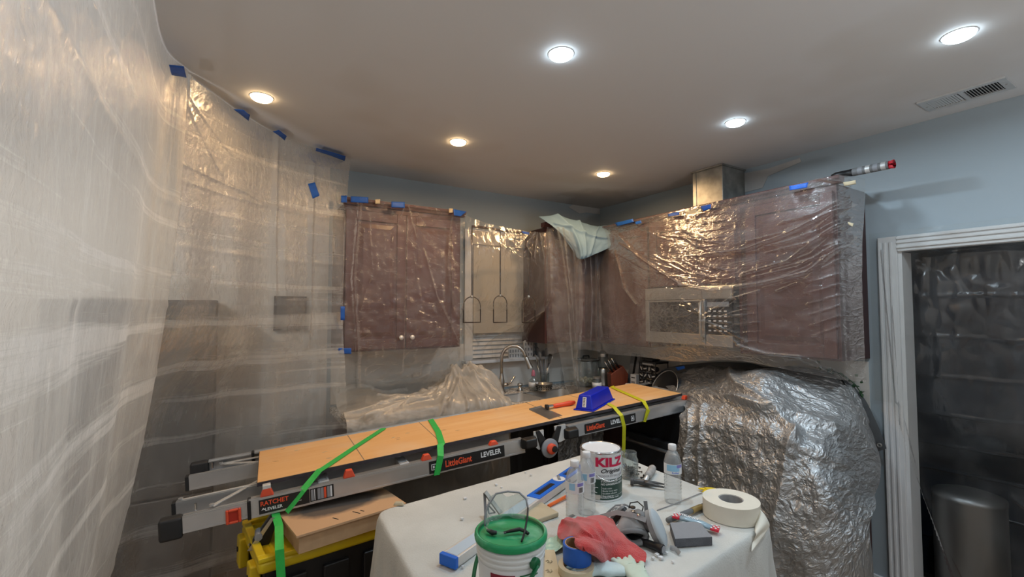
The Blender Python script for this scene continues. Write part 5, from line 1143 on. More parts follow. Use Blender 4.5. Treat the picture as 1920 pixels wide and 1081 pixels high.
MB().hexa([(1.431, .031, .0008), (1.531, .050, .0008), (1.549, .305, .0008), (1.45, .285, .0008), (1.431, .031, .0024), (1.531, .050, .0024), (1.549, .305, .0024), (1.45, .285, .0024)]).build('blade', M['steel'], bl)
MB().hexa([(1.45, .286, .0024), (1.549, .305, .0024), (1.5495, .312, .0024), (1.4505, .293, .0024), (1.45, .286, .008), (1.549, .305, .008), (1.5495, .312, .008), (1.4505, .293, .008)]).build('back_edge', M['galv'], bl)
sc_ = empty('scraper', mat=PM, label='small scraper with red handle and steel collar on the plank', cat='scraper')
h0, h1 = Vector((1.575, .222, .016)), Vector((1.735, .212, .016)); hd = (h1 - h0).normalized()
MB().tube([h0, h0 + hd * .02, h0 + hd * .06, h0 + hd * .12, h1], [.009, .013, .012, .0155, .010], 14).build('handle', M['red'], sc_, smooth=True)
MB().tube([h0 - hd * .03, h0 + hd * .003], [.012, .010], 14).build('collar', M['chrome'], sc_, smooth=True, sharp=50)
MB().tube([h0 - hd * .045, h0 - hd * .03], [.017, .015], 14).build('head', M['black'], sc_, smooth=True, sharp=50)
MB().tube([h0 + hd * .07, h0 + hd * .14], [.0155, .0165], 14).build('grip', M['black'], sc_, smooth=True) if False else None

# tote with cardboard box under the ladder end
tt = empty('tote', (.118, 1.945, 0), (0, 0, R(6)), label='black storage tote with bright yellow lid below the ladder end', cat='tote')
TW, TD, TH = .56, .40, .655
MB().hexa([(.04, .03, 0), (TW - .04, .03, 0), (TW - .04, TD - .03, 0), (.04, TD - .03, 0), (.018, .012, TH - .05), (TW - .018, .012, TH - .05), (TW - .018, TD - .012, TH - .05), (.018, TD - .012, TH - .05)]).build('tub', M['black'], tt, bevel=.008)
MB().span((0, 0, TH - .055), (TW, TD, TH - .01)).build('lid', M['yellow'], tt, bevel=.014)
MB().span((.0, .0, TH - .012), (TW, .03, TH + .006)).span((0, TD - .03, TH - .012), (TW, TD, TH + .006)).span((0, .03, TH - .012), (.03, TD - .03, TH + .006)).span((TW - .03, .03, TH - .012), (TW, TD - .03, TH + .006)).build('lid_rim', M['yellow'], tt, bevel=.004)
for y in (.07, TD - .07): MB().span((-.022, y - .035, TH - .15), (.016, y + .035, TH - .03)).build('latch', M['yellow'], tt, bevel=.008); MB().lathe([(.010, 0), (.010, .004), (0, .004)], 14, c=(-.022, y, TH - .08), M=Matrix.Rotation(R(-90), 4, 'Y')).build('latch_pin', M['black'], tt)
for x in (.12, .28, .44): MB().span((x - .05, -.004, .08), (x + .05, .022, TH - .09)).build('rib_panel', M['black'], tt, bevel=.006)
cb = empty('cardboard_box', (.238, 1.895, .662), (0, 0, R(9)), label='flat cardboard box with black spray paint on its lid, on the yellow tote', cat='box')
box('box_body', (.012, .012, 0), (.43, .27, .066), M['cardboard'], cb)
lidm = None
def spray():
    m, t, N, L, b = nt('sprayed_cardboard')
    tc = N.new('ShaderNodeTexCoord'); sp = N.new('ShaderNodeSeparateXYZ'); L.new(tc.outputs['Object'], sp.inputs[0])
    dx = math_n(N, L, 'DIVIDE', math_n(N, L, 'SUBTRACT', sp.outputs[0], .22), .20); dy = math_n(N, L, 'DIVIDE', math_n(N, L, 'SUBTRACT', sp.outputs[1], .19), .11)
    d = math_n(N, L, 'SQRT', math_n(N, L, 'ADD', math_n(N, L, 'MULTIPLY', dx, dx), math_n(N, L, 'MULTIPLY', dy, dy)))
    n = N.new('ShaderNodeTexNoise'); n.inputs['Scale'].default_value = 14; n.inputs['Detail'].default_value = 7; L.new(tc.outputs['Object'], n.inputs['Vector'])
    d = math_n(N, L, 'ADD', d, math_n(N, L, 'MULTIPLY', n.outputs['Fac'], .5))
    r = N.new('ShaderNodeMapRange'); r.inputs['From Min'].default_value = 1.28; r.inputs['From Max'].default_value = .98; r.inputs['To Max'].default_value = .9; L.new(d, r.inputs['Value'])
    x = N.new('ShaderNodeMix'); x.data_type = 'RGBA'; x.inputs['A'].default_value = (.58, .36, .20, 1); x.inputs['B'].default_value = (.06, .058, .058, 1); L.new(r.outputs[0], x.inputs['Factor']); L.new(x.outputs['Result'], b.inputs['Base Color']); b.inputs['Roughness'].default_value = .8
    return m
box('box_lid', (0, 0, .066), (.445, .285, .074), spray(), cb)
for x, l_ in ((.16, .03), (.245, .04), (.27, .02)): MB().box((x, .05, .0746), (.004, l_, .0008), (0, 0, R(25))).build('slit', M['dark'], cb)
rb = empty('strap_ratchet', pw(.035, -.07, -.13), label='black and steel strap ratchet hanging under the ladder rail beside the tote', cat='ratchet')
MB().hexa([pw(*q) for q in ((-.035, -.085, -.215), (.03, -.085, -.235), (.03, -.045, -.235), (-.035, -.045, -.215), (.045, -.08, -.125), (.075, -.08, -.125), (.075, -.05, -.125), (.045, -.05, -.125))]).build('handle', M['black'], rb, bevel=.004, world=True)
for q in (-.09, -.043): MB().hexa([pw(*k) for k in ((-.04, q, -.222), (-.02, q, -.226), (-.02, q + .004, -.226), (-.04, q + .004, -.222), (.045, q, -.12), (.06, q, -.12), (.06, q + .004, -.12), (.045, q + .004, -.12))]).build('side_plate', M['steel'], rb, world=True)
MB().tube([pw(.0, -.095, -.18), pw(.0, -.035, -.18)], .014, 14).build('spool', M['grey_ink'], rb, world=True)

# ------------------------------------------------------------------ table under the drop cloth
TZ = .82
poly = [Vector((.50, 1.755)), Vector((1.74, 1.885)), Vector((1.715, .955)), Vector((.44, .80))]
def outline(n, rad=(.05, .12, .13, .08)):
    pts = []
    for i, p in enumerate(poly):
        a = (poly[i - 1] - p).normalized(); b = (poly[(i + 1) % 4] - p).normalized(); r = rad[i]
        A, B = p + a * r, p + b * r
        for k in range(13):
            t = k / 12; pts.append(A * (1 - t) ** 2 + p * 2 * t * (1 - t) + B * t * t)
    P = np.array([tuple(q) for q in pts + [pts[0]]]); d = np.concatenate([[0], np.cumsum(np.linalg.norm(np.diff(P, axis=0), axis=1))])
    s = np.linspace(0, d[-1], n); return np.stack([np.interp(s, d, P[:, 0]), np.interp(s, d, P[:, 1])], -1), d[-1]
n = 420
O, per = outline(n); ctr = O.mean(0)
nr = np.roll(O[:-1], -1, 0) - np.roll(O[:-1], 1, 0); nr = np.stack([-nr[:, 1], nr[:, 0]], -1); nr /= np.linalg.norm(nr, axis=1, keepdims=True); nr = np.concatenate([nr, nr[:1]])
if ((O - ctr) * nr).sum() < 0: nr = -nr
sper = np.linspace(0, per, n); rows = []
for k in np.linspace(.02, 1, 46):
    p = ctr + (O - ctr) * k
    z = TZ - .002 + .007 * (vnoise(p[:, 0] * 5, p[:, 1] * 9, 131) - .5) * min(1, 3 * (1 - k) + .2) + .002 * (ridged(p[:, 0] * 11, p[:, 1] * 4, 132) - .5)
    rows.append(np.stack([p[:, 0], p[:, 1], z], -1))
ph = 2 * math.pi * sper / per
for d in np.concatenate([[.004, .012, .025], np.linspace(.05, .80, 40)]):
    out = .006 + .012 * min(d / .03, 1) + .012 * smoothstep(0, .7, d)
    cor = np.array([min(np.linalg.norm(np.array(tuple(c)) - q) for c in poly) for q in O]) if d == .004 else cor
    fold = (.028 * (ridged(sper * 5.5, sper * 0 + d * .8, 133) - .35) + .03 * np.exp(-(cor / .16) ** 2) * np.sin(sper * 42)) * smoothstep(.02, .35, d) + .010 * (ridged(sper * 16, sper * 0 + d * 3, 134) - .5) * smoothstep(.01, .1, d)
    p = O + nr * (out + fold)[:, None]
    rows.append(np.stack([p[:, 0], p[:, 1], np.full(n, TZ - d) - .002], -1))
P = np.stack(rows)
sheet('drop_cloth', P, M['canvas'], label='off-white canvas drop cloth over the work table in front', cat='drop cloth')
T = lambda u, v, z=TZ: onz(u, v, z)

# 36 inch spirit level lying on its side
a, b = T(838, 1063), T(1077, 892)
d = (b - a).normalized()
lv = empty('spirit_level', mat=frame_mat(a, d, Vector((0, 0, 1)).cross(d)), label='long blue and aluminium spirit level lying slantwise across the table', cat='level')
LV = .93; W = .058; H = .030
box('body', (.014, -W / 2, .001), (LV, W / 2, H), M['alu_light'], lv, bevel=.002)
box('web', (.02, -W / 2 + .008, H), (.50, W / 2 - .008, H + .0008), pbr('pale_blue_face', (.50, .60, .70), .35), lv)
bf = box('blue_frame', (.50, -W / 2 + .001, H - .004), (LV - .01, W / 2 - .001, H + .004), M['level_blue'], lv, bevel=.002)
for s0, s1 in ((.53, .66), (.78, .89)):
    o = box('slot', (s0, -.013, H + .004), (s1, .013, H + .0046), M['black'], bf); box('slot_wall', (s0, .006, H + .0042), (s1, .013, H + .0052), pbr('level_blue_deep', (.005, .06, .3), .4), bf)
MB().lathe([(.027, 0), (.027, .002), (.02, .003), (0, .003)], 28, c=(.72, 0, H + .004)).build('vial_mount', M['label_white'], lv, smooth=True, sharp=50)
MB().tube([(.705, -.010, H + .009), (.735, .010, H + .009)], .006, 10).build('vial', M['grey_ink'], lv, smooth=True)
box('end_cap', (0, -W / 2 - .002, 0), (.016, W / 2 + .002, H + .003), M['level_blue'], lv, bevel=.003); box('end_cap', (LV - .004, -W / 2 - .002, 0), (LV + .012, W / 2 + .002, H + .003), M['level_blue'], lv, bevel=.003)
MB().lathe([(.012, 0), (.012, .0006), (0, .0006)], 18, c=(.76, -W / 2 - .0002, H / 2), M=YF_).build('round_mark', M['grey_ink'], lv)
text('51', .03, M['grey_ink'], lv, frame_mat((.46, .012, H + .0009), (1, 0, 0), (0, 1, 0)))

# joint compound pail with green lid
bc_ = onz(958, 993, 1.012)
bk = empty('bucket', (bc_.x, bc_.y, TZ), (0, 0, -YAW), label='white plastic bucket with a smeared green lid at the front of the table', cat='bucket')
MB().lathe([(.070, 0), (.074, .004), (.0825, .138), (.086, .140), (.086, .144), (.0838, .146), (.084, .151), (.0875, .153), (.0875, .157), (.0848, .159), (.085, .164), (.0885, .166), (.0885, .172), (.084, .176)], 56).build('pail', M['bucket_white'], bk, smooth=True, sharp=35)
MB().lathe([(.0885, .177), (.0915, .178), (.0925, .184), (.0915, .191), (.088, .1945), (.0835, .1935), (.081, .186), (.079, .183), (.04, .1825), (0, .1825)], 64, cap=False).build('lid', M['green_lid'], bk, smooth=True, sharp=45)
MB().lathe([(.0815, .1862), (.0842, .1938), (.0835, .1942), (.0805, .187)], 64, cap=False).build('lid_groove', M['green_dark'], bk, smooth=True)
def arc_band(r0, r1, z0, z1, a0, a1, mat, parent, name, n=28, th=.0006):
    vs = []; fs = []
    for k in range(n + 1):
        a = a0 + (a1 - a0) * k / n
        for r, z in ((r0, z0), (r1, z1), (r1 + th, z1), (r0 + th, z0)): vs.append(((r + (th * 0)) * math.sin(a), -r * math.cos(a), z))
    for k in range(n):
        for j in range(4): fs.append((k * 4 + j, k * 4 + (j + 1) % 4, k * 4 + 4 + (j + 1) % 4, k * 4 + 4 + j))
    return MB().add(vs, fs).build(name, mat, parent, smooth=True, sharp=50)
lbp = arc_band(0.0745, .0826, .006, .134, -1.45, 1.45, M['label_white'], bk, 'label_wrap', 44)
arc_band(.0823, .0829, .113, .125, -.62, .12, M['maroon'], lbp, 'maroon_stripe')
for k in range(5): arc_band(.0824 - .0004 * k, .0828 - .0004 * k, .120 - k * .007, .1235 - k * .007, .26, .2 + (.62, .7, .5, .66, .4)[k], M['green_dark'], lbp, 'print_line', 10)
text('JOINT', .024, M['black_ink'], lbp, Matrix.Translation((0, 0, .06)) @ Matrix.Rotation(R(-48), 4, 'Z'), wrap=.0805) if False else None
# bail handle with ear
for sg in (-1, 1):
    HR = Matrix.Rotation(R(-50), 4, 'Z')
    MB().lathe([(.014, 0), (.014, .008), (.010, .012), (0, .012)], 18, c=HR @ Vector((sg * .086, 0, .146)), M=HR @ Matrix.Rotation(R(90 * sg), 4, 'Y')).build('ear', M['green_dark'], bk, smooth=True, sharp=50)
hp = [HR @ Vector((.098 * math.cos(t), -.085 * math.sin(t) ** .7, .146 - .125 * math.sin(t) ** .8)) for t in np.linspace(0, math.pi, 26)]
MB().tube(hp, [.0065] * 26, 10, flat=.5).build('bail_handle', M['green_dark'], bk, smooth=True)

# safety glasses resting on the lid
LZ = bc_.z - .0085
gl_ = empty('safety_glasses', (bc_.x, bc_.y, LZ + TZ + .1825 - (TZ + .1825)), label='clear safety glasses with black ear tips resting on the green lid', cat='glasses')
GO = Vector((bc_.x, bc_.y, TZ + .184)); gx = Vector((math.cos(YAW), -math.sin(YAW), 0)); gy = Vector((math.sin(YAW), math.cos(YAW), 0)); gz = Vector((0, 0, 1))
def G(x, y, z): return GO + gx * x + gy * y + gz * z
P = surf([[tuple(G(*p)) for p in r_] for r_ in ([(-.062, .030, .052), (-.056, .048, .070), (-.030, .058, .078), (-.010, .052, .070), (.018, .058, .074), (.040, .046, .064)], [(-.066, .022, .030), (-.060, .042, .045), (-.034, .054, .050), (-.012, .046, .052), (.014, .054, .048), (.040, .042, .042)], [(-.060, .012, .010), (-.054, .034, .014), (-.034, .046, .012), (-.016, .036, .030), (.010, .046, .016), (.036, .036, .018)])], 40, 20)
sheet('lens', P, M['goggle'], parent=gl_, thick=.002)
MB().tube([G(-.066, .012, .012), G(-.068, .022, .032), G(-.060, .032, .056), G(-.040, .052, .078), G(-.008, .052, .084), G(.022, .054, .080), G(.040, .048, .066), G(.044, .03, .05)], .0026, 8).build('brow_bar', M['grey_ink'], gl_, smooth=True, world=True)
MB().tube([G(-.066, .012, .012), G(-.058, -.004, .010), G(-.030, -.012, .006), G(-.012, -.012, .006)], .0036, 8).build('temple', M['goggle'], gl_, smooth=True, world=True)
MB().tube([G(-.060, .000, .008), G(-.046, -.010, .006), G(-.036, -.012, .007)], [.004, .0065, .005], 8).build('temple_joint', M['black'], gl_, smooth=True, world=True)
MB().tube([G(-.018, -.010, .006), G(.006, -.002, .008), G(.022, .002, .009), G(.036, -.004, .007), G(.044, -.012, .004)], [.003, .0045, .005, .0045, .004], 8).build('ear_tip', M['black'], gl_, smooth=True, world=True)
MB().tube([G(.044, .03, .05), G(.042, .012, .034), G(.034, -.022, .012), G(.026, -.048, .003)], .0026, 8).build('temple', M['black'], gl_, smooth=True, world=True)

# speed square leaning behind the bucket
sqp = T(909, 975); sqM = frame_mat(sqp + Vector((0, 0, .0)), gx * 1.0 + gy * .35, Vector((0, 0, 1)) + gy * .5)
sq = empty('speed_square', mat=sqM, label='dusty aluminium speed square standing beside the bucket lid', cat='square')
mb = MB()
def bar2(mb, a, b, w, th):
    a, b = Vector(a), Vector(b); dd = (b - a); L_ = dd.length; Mx = frame_mat((a.x, a.y, 0), (dd.x, dd.y, 0), (-dd.y, dd.x, 0))
    mb.prism([(0, -w / 2), (L_, -w / 2), (L_, w / 2), (0, w / 2)], th, Mx)
for a, b, w in (((.004, 0), (.012, .115), .012), ((.012, .115), (.085, 0), .012), ((.0, .0), (.085, .0), .012), ((.022, .025), (.020, .065), .006), ((.020, .065), (.052, .025), .006), ((.022, .025), (.052, .025), .006)): bar2(mb, a, b, w, .004)
mb.v = [(x * .78, y * .78, z) for x, y, z in mb.v]; mb.build('blade', M['mask_grey'], sq); mb = MB(); bar2(mb, (.010, .092), (.069, .0), .012, .016); mb.build('flange', M['galv'], sq)

def slab(name, q, z0, h, mat, label, cat, bevel=.003, top=None, kind=None):
    """q: four pixel corners of the underside on the table, in turning order"""
    B = [T(*p, z0) for p in q]; c = sum(B, Vector()) / 4
    t = empty(name, c, label=label, cat=cat)
    MB().hexa([p for p in B] + [p + Vector((0, 0, h)) for p in B]).build('body', mat, t, bevel=bevel, world=True)
    if top:
        MB().hexa([c + (p - c) * .985 + Vector((0, 0, h)) for p in B] + [c + (p - c) * .985 + Vector((0, 0, h + .001)) for p in B]).build('top_face', top, t, world=True)
    return t
slab('sanding_sponge', [(990, 988), (1048, 968), (1014, 947), (952, 966)], TZ + .0005, .016, M['foam_tan'], 'tan sanding sponge between the bucket and the water bottles', 'sponge', .004)
slab('sanding_block', [(1266, 1026), (1336, 1022), (1312, 992), (1256, 994)], TZ + .0005, .026, M['sanding'], 'dark grey sanding block in front of the respirator filter', 'sanding block', .002, M['sanding_top'])
p0, p1 = T(1028, 948, TZ + .006), T(1062, 930, TZ + .006)
os_ = tag(MB().tube([p0, p0 + (p1 - p0) * .5, p1], .006, 6).build('carpenter_pencil', M['orange']), 'orange carpenter pencil between the tan sponge and the front bottle', 'pencil')

# water bottles
def bottle(px, py, label, scale=1.0, water=.0, rot=0.0):
    c = T(px, py); t = empty('water_bottle', c, (0, 0, rot - YAW), label, 'bottle', 'plastic water bottles')
    pr = [(.020, .001), (.028, .0), (.031, .005), (.032, .014)]
    z = .014
    for k in range(7): pr += [(.032, z + .003), (.0300, z + .0075), (.032, z + .012)]; z += .0125
    pr += [(.030, .104), (.0322, .110), (.0322, .150), (.0305, .157), (.026, .176), (.018, .190), (.0135, .198), (.0128, .204)]
    pr = [(r * scale, z_ * scale) for r, z_ in pr]
    MB().lathe(pr, 30, cap=False).build('body', M['pet'], t, smooth=True)
    MB().lathe([(.0145 * scale, .197 * scale), (.0155 * scale, .199 * scale), (.0155 * scale, .214 * scale), (.014 * scale, .217 * scale), (0, .2172 * scale)], 26).build('cap', M['can_white'], t, smooth=True, sharp=45)
    r = .0324 * scale
    lb = arc_band(r, r, .112 * scale, .149 * scale, -1.6, 1.6, M['label_white'], t, 'label_wrap', 34)
    return t, lb, r, scale
for px, py, lab, k in ((1100, 960, 'clear water bottle standing against the paint can, behind the nearer bottle', 1.02), (1078, 980, 'clear water bottle beside the tan sponge, nearer of the pair left of the paint can', 1.0), (1262, 940, 'clear water bottle standing alone right of the hammer', 1.02)):
    t, lb, r, s_ = bottle(px, py, lab, k)
    ins = 1 if px > 1200 else 0
    arc_band(r + .0003, r + .0003, .124 * s_, .147 * s_, -.75 if not ins else -1.0, -.1 if not ins else .5, pbr('bottle_label_blue', (.30, .58, .80), .4), lb, 'blue_panel', 14)
    arc_band(r + .0004, r + .0004, .137 * s_, .148 * s_, .15, .95, pbr('bottle_label_violet', (.24, .22, .55), .4), lb, 'violet_panel', 10)
    if not ins:
        for j in range(7): arc_band(r + .0006, r + .0006, .116 * s_, .133 * s_, .32 + j * .075, .345 + j * .075 + .02 * (j % 2), M['black_ink'], lb, 'bar', 2)
    else:
        text('Purified', .009, M['level_blue'], lb, Matrix.Translation((0, 0, .118 * s_)), wrap=r + .0006, align='CENTER', bold=.0002)

# gallon paint can
cp = T(1127, 925); CR, CHH = .0835, .188
cn = empty('paint_can', (cp.x, cp.y, TZ), (0, 0, -YAW - R(11)), label='white and dark green gallon primer paint can with red lettering', cat='paint can')
MB().lathe([(.078, 0), (.0838, .001), (.0838, .005), (CR - .001, .007), (CR - .001, CHH - .008), (.0838, CHH - .005), (.0838, CHH)], 64, cap=False).build('tin', M['can_white'], cn, smooth=True, sharp=40)
MB().lathe([(.0842, CHH - .006), (.0848, CHH - .002), (.0835, CHH + .001), (.080, CHH - .001), (.0785, CHH - .005), (.076, CHH - .005)], 64, cap=False).build('rim', M['chrome'], cn, smooth=True)
MB().lathe([(.0775, CHH - .004), (.0765, CHH + .0005), (.073, CHH + .0005), (.070, CHH - .003), (.0, CHH - .003)], 64, cap=False).build('lid', M['can_white'], cn, smooth=True, sharp=40)
gb = arc_band(CR - .0004, CR - .0004, .008, .086, -.47, 2.2, M['can_green'], cn, 'green_label', 54)
Mz = lambda z, a=0: Matrix.Translation((0, 0, z)) @ Matrix.Rotation(a, 4, 'Z')
wr = CR + .0007
text('KILZ', .046, pbr('crimson_print', (.58, .012, .07), .45), cn, Mz(.150, R(-15)), wrap=wr, bold=.0022, sx=1.3)
text('Original', .022, M['black_ink'], cn, Mz(.118, R(-2)), wrap=wr, shear=.35, sx=1.3, bold=.0003)
text('LOW ODOR INTERIOR PRIMER', .0105, M['grey_ink'], cn, Mz(.099, R(-17)), wrap=wr, sx=1.0, bold=.0001)
text('STAINBLOCKER WITH', .0105, M['white_ink'], cn, Mz(.079, R(0)), wrap=wr, bold=.0002)
text('NO LINGERING ODOR', .0105, M['white_ink'], cn, Mz(.068, R(0)), wrap=wr, bold=.0002)
for k, s in enumerate(('Seals stains', 'Blocks heavy stains', 'Excellent adhesion', 'Easy clean up')): text(s, .0085, M['white_ink'], cn, Mz(.052 - .0095 * k, R(4)), wrap=wr)
text('Excellent Primer Sealer', .0085, M['white_ink'], cn, Mz(.017, R(0)), wrap=wr, bold=.0001)
arc_band(CR, CR, .023, .0236, -.1, 1.3, M['white_ink'], cn, 'rule_line', 14); arc_band(CR, CR, .022, .060, .03, .04, M['white_ink'], cn, 'rule_line', 2)
rg_ = MB()
for k in range(14):
    a = 1.0 + k * .30; a2 = a + .3
    if k < 13: rg_.tube([((wr) * math.sin(-.2 + .13 * math.cos(x)), -(wr) * math.cos(-.2 + .13 * math.cos(x)), .045 + .0105 * math.sin(x)) for x in (a, a2)], .0009, 6)
rg_.build('round_emblem', M['white_ink'], cn)
MB().prism([(-.018, -.008), (.016, -.008), (.02, .0), (.018, .010), (-.01, .008), (-.02, .003)], .0012, frame_mat((wr * math.sin(-.24), -wr * math.cos(-.24), .018), (math.cos(-.24), math.sin(-.24), 0), (0, 0, 1))).build('badge', M['steel'], cn)
wp = [Vector((wr * 1.012 * math.sin(t), -wr * 1.012 * math.cos(t), .165 - .085 * math.sin((t + .78) / 2.53 * math.pi) ** .8)) for t in np.linspace(-.75, 1.72, 30)]
MB().tube(wp, .0014, 8).build('wire_handle', M['chrome'], cn, smooth=True)
for t_ in (-.78, 1.75): MB().lathe([(.011, 0), (.009, .005), (0, .006)], 16, c=(CR * math.sin(t_), -CR * math.cos(t_), .165), M=Matrix.Rotation(t_, 4, 'Z') @ YF_).build('ear', M['steel'], cn, smooth=True)

# mason jar of screws, loose screws
jp = T(1181, 895)
jc = empty('mason_jar', jp, label='open glass jar of dark screws standing behind the paint can', cat='jar')
MB().lathe([(.030, .001), (.034, .0), (.037, .006), (.037, .082), (.030, .096), (.029, .100), (.031, .101), (.031, .104), (.029, .105), (.029, .110), (.031, .111), (.031, .114), (.029, .116), (.0285, .114), (.0275, .100), (.0345, .082), (.0345, .007), (0, .005)], 36, cap=False).build('glass', M['jar'], jc, smooth=True, sharp=60)
def screw_mb(mb, p, d, L_=.028, r=.0018):
    d = d.normalized(); mb.tube([p, p + d * .003, p + d * .0045, p + d * L_ * .8, p + d * L_], [r * 2.1, r * 2.0, r, r, r * .2], 7)
mb = MB(); rr = random.Random(2)
for k in range(150):
    a = rr.random() * 6.28; q = rr.random() ** .5 * .022; screw_mb(mb, Vector((q * math.cos(a), q * math.sin(a), .009 + .034 * rr.random())), Vector((rr.uniform(-1, 1), rr.uniform(-1, 1), rr.uniform(-.3, .6))), .018)
ps = mb.build('screw_heap', M['rust'], jc, smooth=True); ps['kind'] = 'stuff'
for k, (u, v, ang) in enumerate(((1192, 884, .3), (1200, 878, 1.2), (1204, 886, 2.0), (1198, 890, 2.9), (1207, 893, .8), (1196, 872, 1.9), (1278, 896, .4), (1202, 897, .2), (1193, 892, 2.4))):
    mb = MB(); screw_mb(mb, Vector((0, 0, .0045)), Vector((math.cos(ang), math.sin(ang), -.08)), .026, .0021)
    t = mb.build('screw', M['rust'], smooth=True); p = T(u, v); t.location = p; MW[t.name] = Matrix.Translation(p)
    tag(t, 'single dark screw lying beside the lone water bottle' if k == 6 else 'loose dark screw on the cloth among those between jar and hammer', 'screw', None if k == 6 else 'loose screws by the jar')

# hammer
g0, g1 = T(1214, 893, TZ + .017), T(1233, 862, TZ + .017)
hm = empty('hammer', g0, label='claw hammer with pale worn grip lying behind the paint can jar', cat='hammer')
hd = (g1 - g0).normalized()
hs = T(1208, 904, TZ + .016)
MB().tube([hs, g0 + (g0 - hs) * .1, g0 + hd * .02], [.009, .0085, .0095], 12).build('shaft', M['alu_light'], hm, smooth=True, world=True)
e_ = g0 + hd * .125
MB().tube([g0 - hd * .004, g0 + hd * .015, g0 + hd * .06, e_ - hd * .02, e_], [.011, .0165, .0155, .0185, .015], 16).build('grip', pbr('worn_grip', (.42, .40, .38), .75, var=.3, scale=30), hm, smooth=True, world=True)
f0 = T(1182, 901, TZ + .017); f1 = T(1241, 907, TZ + .012)
hx = (f1 - f0).normalized(); hyv = Vector((0, 0, 1)).cross(hx)
MB().tube([f0, f0 + hx * .012, f0 + hx * .014, f0 + hx * .03, hs], [.0155, .0155, .012, .010, .014], 16).build('head', M['hammer_steel'], hm, smooth=True, world=True, sharp=50)
for sg in (-1, 1):
    pth = [hs - hx * .005, hs + hx * .02 + hyv * sg * .008, hs + hx * .05 + hyv * sg * .016 - Vector((0, 0, .002)), hs + hx * .085 + hyv * sg * .020 - Vector((0, 0, .006))]
    MB().tube(pth, [.013, .010, .007, .003], 10, flat=.8).build('claw', M['hammer_steel'], hm, smooth=True, world=True)

# yellow cable cutter tip, thin cable
yp = T(1325, 918, TZ + .008)
yw = empty('wire_clip', yp, label='small yellow two-winged wire connector behind the cream tape roll', cat='connector')
yx = (T(1350, 917, TZ + .008) - yp).normalized(); yy = Vector((0, 0, 1)).cross(yx)
MB().tube([yp - yx * .005, yp + yx * .02, yp + yx * .04], [.015, .013, .008], 12, flat=.7).build('barrel', M['yellow'], yw, smooth=True, world=True)
for sg in (-1, 1): MB().tube([yp + yx * .006, yp - yx * .010 + yy * sg * .012, yp - yx * .026 + yy * sg * .018], [.011, .009, .005], 10, flat=.5).build('wing', M['yellow'], yw, smooth=True, world=True)
tag(MB().tube([T(1232, 956, TZ + .0025), T(1262, 945, TZ + .0025), T(1296, 931, TZ + .0025), T(1316, 923, TZ + .0025)], .0018, 8).build('thin_cable', M['grey_ink'], smooth=True), 'thin grey wire across the cloth ending at the yellow connector', 'wire')

# cream tape roll and its loose tail
rp = T(1371, 966); RR = .096; RH = .060
rl = empty('paper_tape_roll', (rp.x, rp.y, TZ + .001), label='wide roll of cream drywall paper tape lying at the table corner', cat='tape roll')
MB().lathe([(RR, 0), (RR, RH), (.042, RH), (.042, 0), (RR, 0)], 64, cap=False).build('wound_paper', M['tape_cream'], rl, smooth=True, sharp=40)
MB().lathe([(.042, .002), (.042, RH - .002), (.0385, RH - .002), (.0385, .002)], 48, cap=False).build('core', M['mask_dusty'], rl, smooth=True, sharp=40)
tp_ = [[(1416, 935, .87), (1412, 966, .826)], [(1422, 942, .872), (1420, 972, .828)], [(1428, 957, .865), (1418, 987, .823)], [(1438, 975, .842), (1416, 1000, .824)], [(1440, 988, .82), (1410, 1015, .80)], [(1424, 1010, .80), (1408, 1036, .782)]]
P = surf([[tuple(onz(*p)) for p in r_] for r_ in tp_], 12, 40)
sheet('loose_tail', disp(P, np.full(P.shape[:2], .004)), M['tape_cream'], parent=rl, thick=.0006)

# brush with dark handle
a, b = T(1252, 975, TZ + .014), T(1326, 945, TZ + .010); d = (b - a).normalized(); L_ = (b - a).length
br = empty('putty_brush', a, label='dark handled brush with brass collar lying between respirator and cream roll', cat='brush')
MB().tube([a, a + d * .03, a + d * L_ * .6], [.009, .0105, .009], 12).build('handle', M['mask_grey'], br, smooth=True, world=True)
MB().tube([a + d * L_ * .58, a + d * L_ * .84], [.0105, .0105], 14).build('ferrule', pbr('brass', (.55, .42, .18), .35, .8), br, smooth=True, world=True, sharp=50)
MB().tube([a + d * L_ * .84, a + d * L_ * .95, b], [.010, .009, .007], 10).build('bristles', M['black'], br, smooth=True, world=True)
# sealant sachet with chequered ends
a, b = T(1262, 966, TZ + .026), T(1349, 994, TZ + .012); d = (b - a).normalized(); sd = Vector((0, 0, 1)).cross(d)
pk = empty('filler_packet', a, label='slim clear blue packet with red and white chequered ends', cat='packet')
L_ = (b - a).length
def pkp(t, k, z): return a + d * L_ * t + sd * k + Vector((0, 0, z))
MB().tube([pkp(.12, 0, 0), pkp(.3, 0, .004), pkp(.65, 0, .004), pkp(.84, 0, 0)], [.014, .017, .016, .014], 14, flat=.5).build('tube', pbr('packet_blue', (.30, .42, .50), .2), pk, smooth=True, world=True)
for t0, t1 in ((.0, .16), (.82, 1.0)):
    e = MB().hexa([pkp(t0, -.017, -.002), pkp(t1, -.017, -.002), pkp(t1, .017, -.002), pkp(t0, .017, -.002), pkp(t0, -.016, .004), pkp(t1, -.016, .008), pkp(t1, .016, .008), pkp(t0, .016, .004)]).build('end_flap', pbr('packet_red', (.68, .03, .06), .4), pk, world=True, bevel=.002)
    for i in range(4):
        for j in range(3):
            if (i + j) % 2 == 0: MB().box(pkp(t0 + (t1 - t0) * (i + .5) / 4, -.011 + j * .011, .0045 + .004 * (i + .5) / 4 + .001), (.006, .007, .0012), (0, 0, math.atan2(d.y, d.x) + .78)).build('check', M['label_white'], e, world=True)
text('VIKING', .020, M['white_ink'], pk, MW[pk.name].inverted() @ frame_mat(pkp(.12, .003, .0125), d, sd), bold=.0004)

